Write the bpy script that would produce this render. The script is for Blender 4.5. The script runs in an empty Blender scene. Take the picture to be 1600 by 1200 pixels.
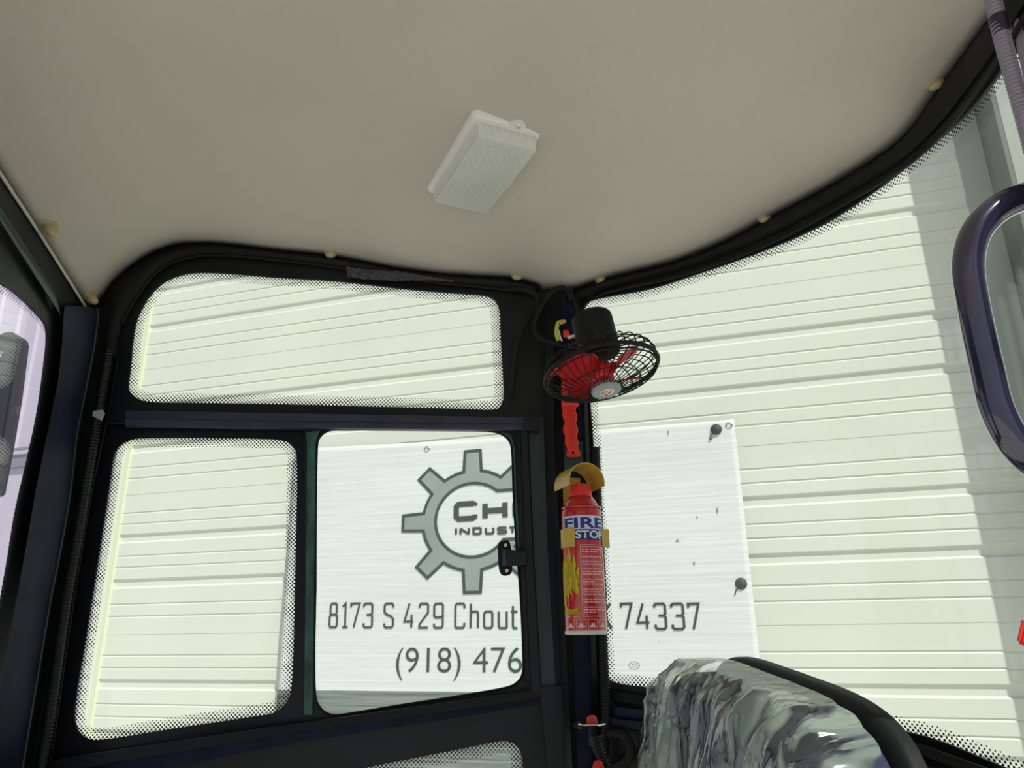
import bpy, bmesh, math, random
import numpy as np
from mathutils import Vector, Matrix, noise
random.seed(4)
C = bpy.context.scene.collection
# ------------------------------------------------------------------ camera
F = 1190.0; CAMZ = 2.0
up = np.array([750-800, 600+3060, F]); up = up/np.linalg.norm(up)
fw = np.array([0, 0, 1.0]); Yv = fw-up*fw.dot(up); Yv /= np.linalg.norm(Yv); Xv = np.cross(Yv, up)
if Xv[0] < 0: Xv = -Xv
M3 = np.array([Xv, Yv, up])
cam_d = bpy.data.cameras.new('camera'); cam = bpy.data.objects.new('camera', cam_d); C.objects.link(cam)
cam_d.sensor_width = 36; cam_d.lens = F/1600*36; cam_d.clip_start = 0.02
rot = Matrix([[M3[i][0], M3[i][1], -M3[i][2]] for i in range(3)]).to_4x4()
cam.matrix_world = Matrix.Translation((0, 0, CAMZ)) @ rot
bpy.context.scene.camera = cam
vs = bpy.context.scene.view_settings
vs.view_transform = 'Standard'; vs.look = 'None'; vs.gamma = 1; vs.use_curve_mapping = False
vs.exposure = 0.0
# ------------------------------------------------------------------ world and sun
w = bpy.data.worlds.new('world'); bpy.context.scene.world = w; w.use_nodes = True
bg = w.node_tree.nodes['Background']; bg.inputs[0].default_value = (0.80, 0.90, 1.0, 1); bg.inputs[1].default_value = 0.45
sd = bpy.data.lights.new('sun', 'SUN'); sd.energy = 3.4; sd.angle = math.radians(0.6); sd.color = (1, 0.98, 0.94)
sun = bpy.data.objects.new('sun', sd); C.objects.link(sun)
sh = np.array([-0.236, 0.401]); sh /= np.linalg.norm(sh); EL = math.radians(50)
sdir = Vector((sh[0]*math.cos(EL), sh[1]*math.cos(EL), -math.sin(EL)))
sun.rotation_euler = sdir.to_track_quat('-Z', 'Y').to_euler(); sun.location = (3, -6, 12)

# ------------------------------------------------------------------ materials
def nodes(name):
    m = bpy.data.materials.new(name); m.use_nodes = True; nt = m.node_tree
    return m, nt, nt.nodes, nt.links
def mat(name, col, rough=0.5, metal=0.0, bump=0.0, bscale=60.0, var=0.0, vscale=8.0, coat=0.0, spec=None, stretch=None):
    m, nt, N, L = nodes(name); b = N['Principled BSDF']
    b.inputs['Base Color'].default_value = (*col, 1); b.inputs['Roughness'].default_value = rough
    b.inputs['Metallic'].default_value = metal; b.inputs['Coat Weight'].default_value = coat
    if spec is not None: b.inputs['Specular IOR Level'].default_value = spec
    tc = N.new('ShaderNodeTexCoord'); mp = N.new('ShaderNodeMapping'); L.new(tc.outputs['Object'], mp.inputs[0])
    if stretch: mp.inputs['Scale'].default_value = stretch
    if var > 0:
        n = N.new('ShaderNodeTexNoise'); n.inputs['Scale'].default_value = vscale; n.inputs['Detail'].default_value = 6
        L.new(mp.outputs[0], n.inputs['Vector'])
        r = N.new('ShaderNodeValToRGB'); r.color_ramp.elements[0].position = 0.3; r.color_ramp.elements[1].position = 0.7
        r.color_ramp.elements[0].color = (*[max(0, c*(1-var)) for c in col], 1)
        r.color_ramp.elements[1].color = (*[min(1, c*(1+var)) for c in col], 1)
        L.new(n.outputs[0], r.inputs[0]); L.new(r.outputs[0], b.inputs['Base Color'])
    if bump > 0:
        n2 = N.new('ShaderNodeTexNoise'); n2.inputs['Scale'].default_value = bscale; n2.inputs['Detail'].default_value = 4
        L.new(mp.outputs[0], n2.inputs['Vector'])
        bp = N.new('ShaderNodeBump'); bp.inputs['Strength'].default_value = bump; bp.inputs['Distance'].default_value = 0.002
        L.new(n2.outputs[0], bp.inputs['Height']); L.new(bp.outputs[0], b.inputs['Normal'])
    return m
def glass_mat(name, tint, refl=1.0):
    m, nt, N, L = nodes(name); N.remove(N['Principled BSDF']); out = N['Material Output']
    t = N.new('ShaderNodeBsdfTransparent'); t.inputs[0].default_value = (*tint, 1)
    g = N.new('ShaderNodeBsdfGlossy'); g.inputs['Roughness'].default_value = 0.02; g.inputs[0].default_value = (refl, refl, refl, 1)
    fr = N.new('ShaderNodeFresnel'); ge = N.new('ShaderNodeNewGeometry'); mi = N.new('ShaderNodeMapRange')
    mi.inputs[3].default_value = 1.35; mi.inputs[4].default_value = 1/1.35; L.new(ge.outputs['Backfacing'], mi.inputs[0]); L.new(mi.outputs[0], fr.inputs[0])
    mx = N.new('ShaderNodeMixShader'); L.new(fr.outputs[0], mx.inputs[0]); L.new(t.outputs[0], mx.inputs[1]); L.new(g.outputs[0], mx.inputs[2])
    L.new(mx.outputs[0], out.inputs[0]); return m
def frit_mat():
    m, nt, N, L = nodes('frit_dots'); b = N['Principled BSDF']; out = N['Material Output']
    b.inputs['Base Color'].default_value = (0.012, 0.012, 0.014, 1); b.inputs['Roughness'].default_value = 0.4
    uv = N.new('ShaderNodeUVMap'); uv.uv_map = 'UVMap'; mp = N.new('ShaderNodeMapping'); mp.inputs['Rotation'].default_value = (0, 0, math.radians(45))
    k = 2*math.pi/0.0050; mp.inputs['Scale'].default_value = (k, k, k); L.new(uv.outputs[0], mp.inputs[0])
    sp = N.new('ShaderNodeSeparateXYZ'); L.new(mp.outputs[0], sp.inputs[0])
    def M(op, a, bb=None):
        n = N.new('ShaderNodeMath'); n.operation = op; L.new(a, n.inputs[0])
        if bb is not None: L.new(bb, n.inputs[1])
        return n.outputs[0]
    f = M('ADD', M('COSINE', sp.outputs[0]), M('COSINE', sp.outputs[1]))
    ue = N.new('ShaderNodeUVMap'); ue.uv_map = 'edge'; se = N.new('ShaderNodeSeparateXYZ'); L.new(ue.outputs[0], se.inputs[0])
    mr = N.new('ShaderNodeMapRange'); mr.inputs[3].default_value = -0.5; mr.inputs[4].default_value = 1.2; L.new(se.outputs[0], mr.inputs[0])
    g = M('GREATER_THAN', f, mr.outputs[0])
    t = N.new('ShaderNodeBsdfTransparent'); mx = N.new('ShaderNodeMixShader')
    L.new(g, mx.inputs[0]); L.new(t.outputs[0], mx.inputs[1]); L.new(b.outputs[0], mx.inputs[2]); L.new(mx.outputs[0], out.inputs[0]); return m
MT = {}
MT['headliner'] = mat('headliner_fabric', (0.56, 0.52, 0.44), 0.9, bump=0.25, bscale=900, var=0.05, vscale=3)
MT['headedge'] = mat('headliner_edge', (0.62, 0.60, 0.53), 0.85)
MT['black'] = mat('black_paint', (0.0075, 0.008, 0.010), 0.42, spec=0.3, bump=0.08, bscale=150, var=0.25, vscale=14)
MT['blue_black'] = mat('black_paint_blue_sheen', (0.007, 0.011, 0.028), 0.5, spec=0.14, bump=0.12, bscale=45, var=0.5, vscale=18)  # black paint whose blue sheen is put into the base colour
MT['track'] = mat('anodised_track', (0.042, 0.044, 0.075), 0.4, metal=0.2, var=0.2, vscale=20)
MT['rubber'] = mat('black_rubber', (0.008, 0.008, 0.0075), 0.6, spec=0.25, bump=0.15, bscale=200)
MT['glassedge'] = mat('painted_glass_border', (0.008, 0.008, 0.011), 0.3, spec=0.3)
MT['green'] = mat('painted_green_reflection', (0.02, 0.085, 0.06), 0.45, var=0.75, vscale=45, stretch=(1, 1, 0.35))  # reflection of the green glass on the black frame, painted as colour
MT['teal'] = mat('dark_green_panel', (0.012, 0.034, 0.03), 0.4, var=0.3, vscale=12)
MT['glass'] = glass_mat('green_tinted_glass', (0.955, 0.985, 0.945))
MT['glassf'] = glass_mat('front_glass', (0.97, 0.955, 0.985))
MT['frit'] = frit_mat()
MT['clip'] = mat('ivory_plastic', (0.47, 0.39, 0.21), 0.35, var=0.15, vscale=90)
MT['siding'] = mat('white_siding', (0.81, 0.82, 0.745), 0.5, var=0.02, vscale=2)
MT['trimw'] = mat('cream_trim', (0.84, 0.84, 0.66), 0.5)
MT['trimg'] = mat('grey_green_trim', (0.45, 0.49, 0.45), 0.5)
MT['wing'] = mat('painted_shade_siding', (0.165, 0.20, 0.18), 0.6, var=0.1, vscale=6)  # shadow on the return wall's side face is put into this dark colour
MT['lav'] = mat('pale_lilac_panel', (0.74, 0.70, 0.80), 0.5, var=0.02, vscale=2)
MT['greyp'] = mat('grey_panel', (0.36, 0.36, 0.40), 0.5)
MT['ground'] = mat('pale_gravel', (0.74, 0.72, 0.68), 0.95, bump=0.6, bscale=40, var=0.25, vscale=12)
MT['red'] = mat('red_plastic', (0.72, 0.035, 0.02), 0.38)
MT['fanred'] = mat('fan_red_plastic', (0.78, 0.018, 0.028), 0.25)
MT['can'] = mat('red_can', (0.50, 0.012, 0.012), 0.22, coat=0.5)
MT['gold'] = mat('mustard_metal', (0.55, 0.36, 0.06), 0.38)
MT['white'] = mat('white_ink', (0.80, 0.82, 0.85), 0.5)
MT['paleblue'] = mat('pale_blue_ink', (0.62, 0.68, 0.85), 0.4)
MT['pinkink'] = mat('pink_ink', (0.85, 0.50, 0.52), 0.45)
MT['navy'] = mat('navy_ink', (0.015, 0.02, 0.18), 0.35)
MT['yellow'] = mat('yellow_ink', (0.75, 0.62, 0.02), 0.35)
MT['chrome'] = mat('chrome', (0.75, 0.75, 0.75), 0.15, metal=1)
MT['offwhite'] = mat('off_white_plastic', (0.72, 0.70, 0.60), 0.4)
MT['handle'] = mat('glossy_purple_black_paint', (0.026, 0.023, 0.052), 0.14, coat=1.0, bump=0.05, bscale=30, var=0.2, vscale=20)
MT['conduit'] = mat('grey_conduit', (0.26, 0.22, 0.27), 0.32)
MT['bconduit'] = mat('black_conduit', (0.007, 0.008, 0.008), 0.4, spec=0.3)
MT['tab'] = mat('pale_tape', (0.42, 0.44, 0.52), 0.4)
MT['tape'] = mat('dark_tape', (0.02, 0.015, 0.03), 0.3)
MT['ink'] = mat('dark_banner_ink', (0.06, 0.08, 0.072), 0.6)
MT['gearfill'] = mat('gear_grey', (0.34, 0.385, 0.37), 0.6, var=0.12, vscale=2)
MT['fabric'] = mat('dark_seat_fabric', (0.016, 0.028, 0.070), 0.7, bump=0.4, bscale=300)
MT['shell'] = mat('seat_shell', (0.009, 0.011, 0.011), 0.6, bump=0.2, bscale=250, spec=0.25)
MT['lampwhite'] = mat('white_lamp_plastic', (0.86, 0.85, 0.78), 0.35)
MT['yellowgreen'] = mat('yellow_green_plastic', (0.55, 0.60, 0.10), 0.4)
MT['crinkle'] = mat('crinkled_film', (0.13, 0.12, 0.13), 0.25, coat=0.5)
def banner_mat():
    m, nt, N, L = nodes('brushed_banner_vinyl'); b = N['Principled BSDF']; b.inputs['Roughness'].default_value = 0.55
    tc = N.new('ShaderNodeUVMap'); tc.uv_map = 'UVMap'
    mp = N.new('ShaderNodeMapping'); mp.inputs['Scale'].default_value = (1.2, 75, 1); L.new(tc.outputs[0], mp.inputs[0])
    n = N.new('ShaderNodeTexNoise'); n.inputs['Scale'].default_value = 1.0; n.inputs['Detail'].default_value = 5; n.inputs['Roughness'].default_value = 0.7; L.new(mp.outputs[0], n.inputs[0])
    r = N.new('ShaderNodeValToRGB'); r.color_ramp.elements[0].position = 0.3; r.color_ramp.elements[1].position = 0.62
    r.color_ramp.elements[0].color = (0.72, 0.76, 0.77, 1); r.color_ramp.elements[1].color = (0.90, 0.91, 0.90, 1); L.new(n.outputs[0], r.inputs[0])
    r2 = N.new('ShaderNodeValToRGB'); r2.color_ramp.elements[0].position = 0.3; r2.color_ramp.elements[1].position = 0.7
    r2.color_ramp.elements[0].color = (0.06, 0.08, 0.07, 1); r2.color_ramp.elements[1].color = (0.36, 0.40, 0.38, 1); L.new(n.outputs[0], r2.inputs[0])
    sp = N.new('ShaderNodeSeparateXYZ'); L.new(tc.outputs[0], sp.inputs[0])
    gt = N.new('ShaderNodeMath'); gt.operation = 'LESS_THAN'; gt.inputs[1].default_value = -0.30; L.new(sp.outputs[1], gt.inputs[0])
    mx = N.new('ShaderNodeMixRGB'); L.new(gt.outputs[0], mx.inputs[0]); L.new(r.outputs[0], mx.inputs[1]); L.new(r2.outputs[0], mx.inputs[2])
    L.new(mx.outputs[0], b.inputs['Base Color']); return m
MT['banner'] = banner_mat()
def lens_mat():
    m, nt, N, L = nodes('clear_ribbed_plastic'); out = N['Material Output']; b = N['Principled BSDF']
    b.inputs['Base Color'].default_value = (0.86, 0.88, 0.80, 1); b.inputs['Roughness'].default_value = 0.18
    tc = N.new('ShaderNodeTexCoord'); sp = N.new('ShaderNodeSeparateXYZ'); L.new(tc.outputs['Object'], sp.inputs[0])
    def wave(o):
        a = N.new('ShaderNodeMath'); a.operation = 'MULTIPLY'; a.inputs[1].default_value = 2*math.pi/0.0042; L.new(o, a.inputs[0])
        c = N.new('ShaderNodeMath'); c.operation = 'COSINE'; L.new(a.outputs[0], c.inputs[0]); return c.outputs[0]
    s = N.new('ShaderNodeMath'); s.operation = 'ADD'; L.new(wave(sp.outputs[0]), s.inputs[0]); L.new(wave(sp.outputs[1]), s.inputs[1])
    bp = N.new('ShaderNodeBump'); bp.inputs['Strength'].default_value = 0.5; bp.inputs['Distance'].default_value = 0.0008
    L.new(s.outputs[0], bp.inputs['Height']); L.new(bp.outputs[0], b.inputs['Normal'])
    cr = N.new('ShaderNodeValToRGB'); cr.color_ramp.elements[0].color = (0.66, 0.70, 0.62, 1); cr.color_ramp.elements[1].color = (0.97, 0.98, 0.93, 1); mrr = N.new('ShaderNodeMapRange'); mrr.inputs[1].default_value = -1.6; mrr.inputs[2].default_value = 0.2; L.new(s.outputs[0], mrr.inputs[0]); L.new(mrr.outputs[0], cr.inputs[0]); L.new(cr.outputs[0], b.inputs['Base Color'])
    t = N.new('ShaderNodeBsdfTransparent'); t.inputs[0].default_value = (0.97, 0.97, 0.94, 1)
    tl = N.new('ShaderNodeBsdfTranslucent'); tl.inputs[0].default_value = (0.97, 0.97, 0.92, 1)
    m1 = N.new('ShaderNodeMixShader'); m1.inputs[0].default_value = 0.2; L.new(b.outputs[0], m1.inputs[1]); L.new(tl.outputs[0], m1.inputs[2])
    m2 = N.new('ShaderNodeMixShader'); m2.inputs[0].default_value = 0.18; L.new(m1.outputs[0], m2.inputs[1]); L.new(t.outputs[0], m2.inputs[2])
    L.new(m2.outputs[0], out.inputs[0]); return m
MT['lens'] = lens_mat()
def film_mat():
    m, nt, N, L = nodes('clear_plastic_film'); out = N['Material Output']; N.remove(N['Principled BSDF'])
    t = N.new('ShaderNodeBsdfTransparent'); t.inputs[0].default_value = (0.93, 0.95, 0.93, 1)
    g = N.new('ShaderNodeBsdfGlossy'); g.inputs['Roughness'].default_value = 0.14; g.inputs[0].default_value = (0.9, 0.95, 0.9, 1)
    d = N.new('ShaderNodeBsdfDiffuse'); d.inputs[0].default_value = (0.25, 0.32, 0.26, 1)
    tc = N.new('ShaderNodeTexCoord'); n = N.new('ShaderNodeTexNoise'); n.inputs['Scale'].default_value = 10; n.inputs['Detail'].default_value = 2; n.inputs['Distortion'].default_value = 1.5
    mp = N.new('ShaderNodeMapping'); mp.inputs['Scale'].default_value = (2.4, 1.0, 0.30); L.new(tc.outputs['Object'], mp.inputs[0]); L.new(mp.outputs[0], n.inputs[0])
    bp = N.new('ShaderNodeBump'); bp.inputs['Strength'].default_value = 0.7; bp.inputs['Distance'].default_value = 0.012; L.new(n.outputs[0], bp.inputs['Height'])
    L.new(bp.outputs[0], g.inputs['Normal'])
    lw = N.new('ShaderNodeLayerWeight'); lw.inputs[0].default_value = 0.35; L.new(bp.outputs[0], lw.inputs['Normal'])
    cr = N.new('ShaderNodeMapRange'); cr.inputs[1].default_value = 0.47; cr.inputs[2].default_value = 0.56; cr.inputs[3].default_value = 0.02; cr.inputs[4].default_value = 0.75
    L.new(n.outputs[0], cr.inputs[0])
    m1 = N.new('ShaderNodeMixShader'); L.new(cr.outputs[0], m1.inputs[0]); L.new(t.outputs[0], m1.inputs[1]); L.new(d.outputs[0], m1.inputs[2])
    mf = N.new('ShaderNodeMapRange'); mf.inputs[3].default_value = 0.08; mf.inputs[4].default_value = 0.5; L.new(lw.outputs['Facing'], mf.inputs[0])
    m2 = N.new('ShaderNodeMixShader'); L.new(mf.outputs[0], m2.inputs[0]); L.new(m1.outputs[0], m2.inputs[1]); L.new(g.outputs[0], m2.inputs[2])
    L.new(m2.outputs[0], out.inputs[0]); return m
MT['film'] = film_mat()

# ------------------------------------------------------------------ object helpers
def link(name, me, m, parent=None, smooth=False, **props):
    o = bpy.data.objects.new(name, me); C.objects.link(o)
    if m is not None:
        me.materials.clear(); me.materials.append(MT[m] if isinstance(m, str) else m)
    if smooth:
        for p in me.polygons: p.use_smooth = True
    if parent is not None: o.parent = parent
    for k, v in props.items(): o[k] = v
    return o
def bm_obj(name, bm, m, parent=None, smooth=False, **props):
    me = bpy.data.meshes.new(name); bm.normal_update(); bm.to_mesh(me); bm.free()
    return link(name, me, m, parent, smooth, **props)
def autosmooth(o, deg=35):
    me = o.data; me.set_sharp_from_angle(angle=math.radians(deg))
def empty(name, loc, label, cat, group=None, rotm=None, kind=None):
    o = bpy.data.objects.new(name, None); C.objects.link(o); o.empty_display_size = 0.02
    m = Matrix.Translation(Vector(loc))
    if rotm is not None: m = m @ rotm.to_4x4()
    o.matrix_world = m
    if kind: o['kind'] = kind
    if label: o['label'] = label
    if cat: o['category'] = cat
    if group: o['group'] = group
    return o
def rebase(o):
    """origin of a top-level mesh to its centre bottom, keeping the shape in place"""
    me = o.data; co = np.empty(len(me.vertices)*3); me.vertices.foreach_get('co', co); co = co.reshape(-1, 3)
    c = (co.min(0)+co.max(0))/2; co -= c; me.vertices.foreach_set('co', co.ravel()); o.location = Vector(c); me.update(); return o
def wparent(o, parent):
    """parent with world transform kept (mesh data given in world coordinates)"""
    pm = parent.matrix_world.inverted()
    if o.type == 'MESH' : o.data.transform(pm)
    o.parent = parent; return o
# ------------------------------------------------------------------ rays; everything below is measured from the camera point, then lifted by CAMZ
def ray(u, v):
    d = np.array([u-800, 600-v, F]); return M3 @ d
def V(p): return Vector((p[0], p[1], p[2]+CAMZ))
def at_y(u, v, y):
    r = ray(u, v); return r*(y/r[1])
def at_z(u, v, z):
    r = ray(u, v); return r*(z/r[2])
# side plane of the cab
Cc = at_y(885, 450, 1.42); Lc = at_y(142, 486, 1.405)
e = (Cc-Lc)*np.array([1, 1, 0]); e /= np.linalg.norm(e)
nn = np.array([e[1], -e[0], 0.0])            # towards the camera
class Side:
    def px(self, u, v, h=0.0):
        p0 = Lc+nn*h; r = ray(u, v); P = r*(p0.dot(nn)/r.dot(nn)); return ((P-Lc).dot(e), P[2])
    def w(self, s, z, h=0.0):
        P = Lc+e*s+nn*h; return np.array([P[0], P[1], z])
ZC = Cc[2]
# front plane
fd = at_z(0, 265, 0.64)-Lc; fd[2] = 0; fd /= np.linalg.norm(fd); fn = np.array([-fd[1], fd[0], 0.0])
if fn[0] < 0: fn = -fn
class Front:
    def px(self, u, v, h=0.0):
        p0 = Lc+fn*h; r = ray(u, v); P = r*(p0.dot(fn)/r.dot(fn)); return ((P-Lc).dot(fd), P[2])
    def w(self, s, z, h=0.0):
        P = Lc+fd*s+fn*h; return np.array([P[0], P[1], z])
def catmull(P, n=8, closed=False):
    P = [np.array(p, float) for p in P]; out = []; N = len(P)
    for i in range(N if closed else N-1):
        if closed: p0, p1, p2, p3 = P[(i-1) % N], P[i], P[(i+1) % N], P[(i+2) % N]
        else: p0, p1, p2, p3 = P[max(i-1, 0)], P[i], P[i+1], P[min(i+2, N-1)]
        # centripetal
        def tj(ti, a, b): return ti+max(np.linalg.norm(b-a), 1e-9)**0.5
        t0 = 0; t1 = tj(t0, p0, p1); t2 = tj(t1, p1, p2); t3 = tj(t2, p2, p3)
        for k in range(n):
            t = t1+(t2-t1)*k/n
            A1 = (t1-t)/(t1-t0)*p0+(t-t0)/(t1-t0)*p1 if t1-t0 > 1e-4 else p1
            A2 = (t2-t)/(t2-t1)*p1+(t-t1)/(t2-t1)*p2
            A3 = (t3-t)/(t3-t2)*p2+(t-t2)/(t3-t2)*p3 if t3-t2 > 1e-4 else p2
            B1 = (t2-t)/(t2-t0)*A1+(t-t0)/(t2-t0)*A2; B2 = (t3-t)/(t3-t1)*A2+(t-t1)/(t3-t1)*A3
            out.append((t2-t)/(t2-t1)*B1+(t-t1)/(t2-t1)*B2)
    if not closed: out.append(P[-1])
    return np.array(out)
def resample(P, n, closed=False):
    P = np.array(P, float)
    if closed: P = np.vstack([P, P[:1]])
    d = np.r_[0, np.cumsum(np.linalg.norm(np.diff(P, axis=0), axis=1))]
    t = np.linspace(0, d[-1], n, endpoint=not closed)
    return np.stack([np.interp(t, d, P[:, k]) for k in range(P.shape[1])], 1)
ceil_rear_px = [(897, 453), (943, 436), (1053, 409), (1130, 378), (1205, 338), (1308, 283), (1409, 215), (1454, 155), (1486, 110), (1546, 27)]
rp = [at_z(u, v, ZC)[:2] for u, v in ceil_rear_px]
rp = [Cc[:2]+np.array([-0.012, 0.01])]+rp
# smooth the plan of the rear wall so it is one even bow
raw = np.array(rp); tt = np.r_[0, np.cumsum(np.linalg.norm(np.diff(raw, axis=0), axis=1))]
cx = np.polyfit(tt, raw[:, 0], 4); cy = np.polyfit(tt, raw[:, 1], 4)
ts = np.linspace(0, tt[-1], 80); plan = np.stack([np.polyval(cx, ts), np.polyval(cy, ts)], 1)
dlast = np.array([-0.06, -1.0]); dlast /= np.linalg.norm(dlast)
ext = [plan[-1]+dlast*k*0.02 for k in range(1, 60)]
print('plan end', dlast, ext[-1])
plan = np.vstack([plan, ext])
class Rear:
    def __init__(s):
        s.P = plan; s.t = np.r_[0, np.cumsum(np.linalg.norm(np.diff(plan, axis=0), axis=1))]
        g = np.gradient(plan, axis=0); g /= np.linalg.norm(g, axis=1)[:, None]
        s.n = np.stack([g[:, 1], -g[:, 0]], 1)      # towards the inside
        if s.n[10].dot(-plan[10]) < 0: s.n = -s.n
    def px(s, u, v, h=0.0):
        Q = s.P+s.n*h; r = ray(u, v); d = r[:2]
        c = Q[:, 0]*d[1]-Q[:, 1]*d[0]
        for i in range(len(Q)-1):
            if c[i] <= 0 <= c[i+1] or c[i] >= 0 >= c[i+1]:
                a = c[i]/(c[i]-c[i+1]) if c[i] != c[i+1] else 0
                q = Q[i]+(Q[i+1]-Q[i])*a
                if q.dot(d) <= 0: continue
                return (s.t[i]+(s.t[i+1]-s.t[i])*a, r[2]*np.linalg.norm(q)/np.linalg.norm(d))
        # before the start: extend straight
        q0, q1 = Q[0], Q[1]; dd = (q1-q0)/np.linalg.norm(q1-q0)
        A = np.array([[d[0], -dd[0]], [d[1], -dd[1]]]); k, m = np.linalg.solve(A, q0)
        return (m, r[2]*k)
    def w(s, t, z, h=0.0):
        if t < 0:
            dd = (s.P[1]-s.P[0])/np.linalg.norm(s.P[1]-s.P[0]); q = s.P[0]+dd*t+s.n[0]*h
        else:
            q = np.array([np.interp(t, s.t, s.P[:, k]+s.n[:, k]*h) for k in (0, 1)])
        return np.array([q[0], q[1], z])
SIDE, FRONT, REAR = Side(), Front(), Rear()

def fill2d(outer, holes, thick, bevel=0.0):
    cu = bpy.data.curves.new('t', 'CURVE'); cu.dimensions = '2D'; cu.fill_mode = 'BOTH'
    cu.extrude = max(thick/2-bevel, 0.0001); cu.bevel_depth = bevel; cu.offset = -bevel; cu.bevel_resolution = 1
    for P in [outer]+list(holes):
        sp = cu.splines.new('POLY'); sp.points.add(len(P)-1); sp.use_cyclic_u = True
        for i, p in enumerate(P): sp.points[i].co = (p[0], p[1], 0, 1)
    o = bpy.data.objects.new('t', cu); C.objects.link(o); dg = bpy.context.evaluated_depsgraph_get(); dg.update()
    me = bpy.data.meshes.new_from_object(o.evaluated_get(dg)); bpy.data.objects.remove(o); bpy.data.curves.remove(cu); return me
def map_mesh(me, S, h0, step=0.0):
    """2-D solid (s, z, thickness) -> world on surface S, its front face at h0"""
    bm = bmesh.new(); bm.from_mesh(me)
    if step:
        xs = [v.co.x for v in bm.verts]; x = math.ceil(min(xs)/step)*step
        while x < max(xs):
            bmesh.ops.bisect_plane(bm, geom=bm.verts[:]+bm.edges[:]+bm.faces[:], plane_co=(x, 0, 0), plane_no=(1, 0, 0)); x += step
    for v in bm.verts: v.co = V(S.w(v.co.x, v.co.y, h0+v.co.z))
    bmesh.ops.remove_doubles(bm, verts=bm.verts, dist=1e-6); bmesh.ops.recalc_face_normals(bm, faces=bm.faces)
    bm.to_mesh(me); bm.free(); return me
def panel(name, S, outer, holes, h, thick, m, parent=None, bevel=0.0, step=None, **props):
    """outline and holes as photo pixels on surface S; h = its front face, towards the inside"""
    if step is None: step = 0.02 if S is REAR else 0.0
    O = [S.px(u, v, h) for u, v in outer]; H = [[S.px(u, v, h) for u, v in P] for P in holes]
    me = fill2d(O, H, thick, bevel); me = map_mesh(me, S, h-thick/2, step)
    o = link(name, me, m, None, **props)
    if parent is not None: wparent(o, parent)
    return o
def frit(S, outline, h, width, parent):
    P = resample(np.array([S.px(u, v, h) for u, v in outline]), 420, True)
    A = 0.5*np.sum(P[:, 0]*np.roll(P[:, 1], -1)-np.roll(P[:, 0], -1)*P[:, 1])
    T = np.roll(P, -3, 0)-np.roll(P, 3, 0); T /= np.linalg.norm(T, axis=1)[:, None]
    Nn = np.stack([-T[:, 1], T[:, 0]], 1)*(1 if A > 0 else -1)
    O = P-Nn*0.004; I = P+Nn*width
    bm = bmesh.new(); uv = bm.loops.layers.uv.new('UVMap'); ue = bm.loops.layers.uv.new('edge')
    vo = [bm.verts.new(V(S.w(*p, h))) for p in O]; vi = [bm.verts.new(V(S.w(*p, h))) for p in I]; n = len(P)
    for i in range(n):
        j = (i+1) % n; f = bm.faces.new((vo[i], vo[j], vi[j], vi[i]))
        for l, p, q in zip(f.loops, (O[i], O[j], I[j], I[i]), (0, 0, 1, 1)): l[uv].uv = p; l[ue].uv = (q, 0)
    o = bm_obj('dotted_border', bm, 'frit'); wparent(o, parent); return o
def tube(name, pts, r, m, parent=None, seg=14, corr=0.0, pitch=0.006, cap=True, **props):
    """smooth tube through 3-D points relative to the camera point; corr = ring depth of a corrugated hose"""
    P = catmull(pts, 10); L = np.sum(np.linalg.norm(np.diff(P, axis=0), axis=1))
    n = max(int(L/(pitch/4)), 12) if corr else max(len(P), int(L/0.012))
    P = resample(P, n); bm = bmesh.new(); T = np.gradient(P, axis=0); T /= np.linalg.norm(T, axis=1)[:, None]
    a = np.array([0, 0, 1.0]);
    if abs(T[0].dot(a)) > 0.9: a = np.array([1.0, 0, 0])
    U = np.cross(T[0], a); U /= np.linalg.norm(U); rings = []
    for i in range(n):
        U = U-T[i]*U.dot(T[i]); U /= np.linalg.norm(U); W = np.cross(T[i], U)
        rr = r+(corr*(1 if (i % 4) < 2 else -1) if corr else 0)
        rings.append([bm.verts.new(V(P[i]+rr*(math.cos(k*2*math.pi/seg)*U+math.sin(k*2*math.pi/seg)*W))) for k in range(seg)])
    for i in range(n-1):
        for k in range(seg): bm.faces.new((rings[i][k], rings[i][(k+1) % seg], rings[i+1][(k+1) % seg], rings[i+1][k]))
    if cap: bm.faces.new(rings[0][::-1]); bm.faces.new(rings[-1])
    bmesh.ops.recalc_face_normals(bm, faces=bm.faces)
    o = bm_obj(name, bm, m, None, True, **props)
    if parent is not None: wparent(o, parent)
    return o
def seal(name, S, pxs, h, r, m='rubber', parent=None, closed=False, **props):
    pts = [S.w(*S.px(u, v, h), h) for u, v in pxs]
    if closed: pts = pts+[pts[0]]
    return tube(name, pts, r, m, parent, seg=8, **props)
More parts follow.
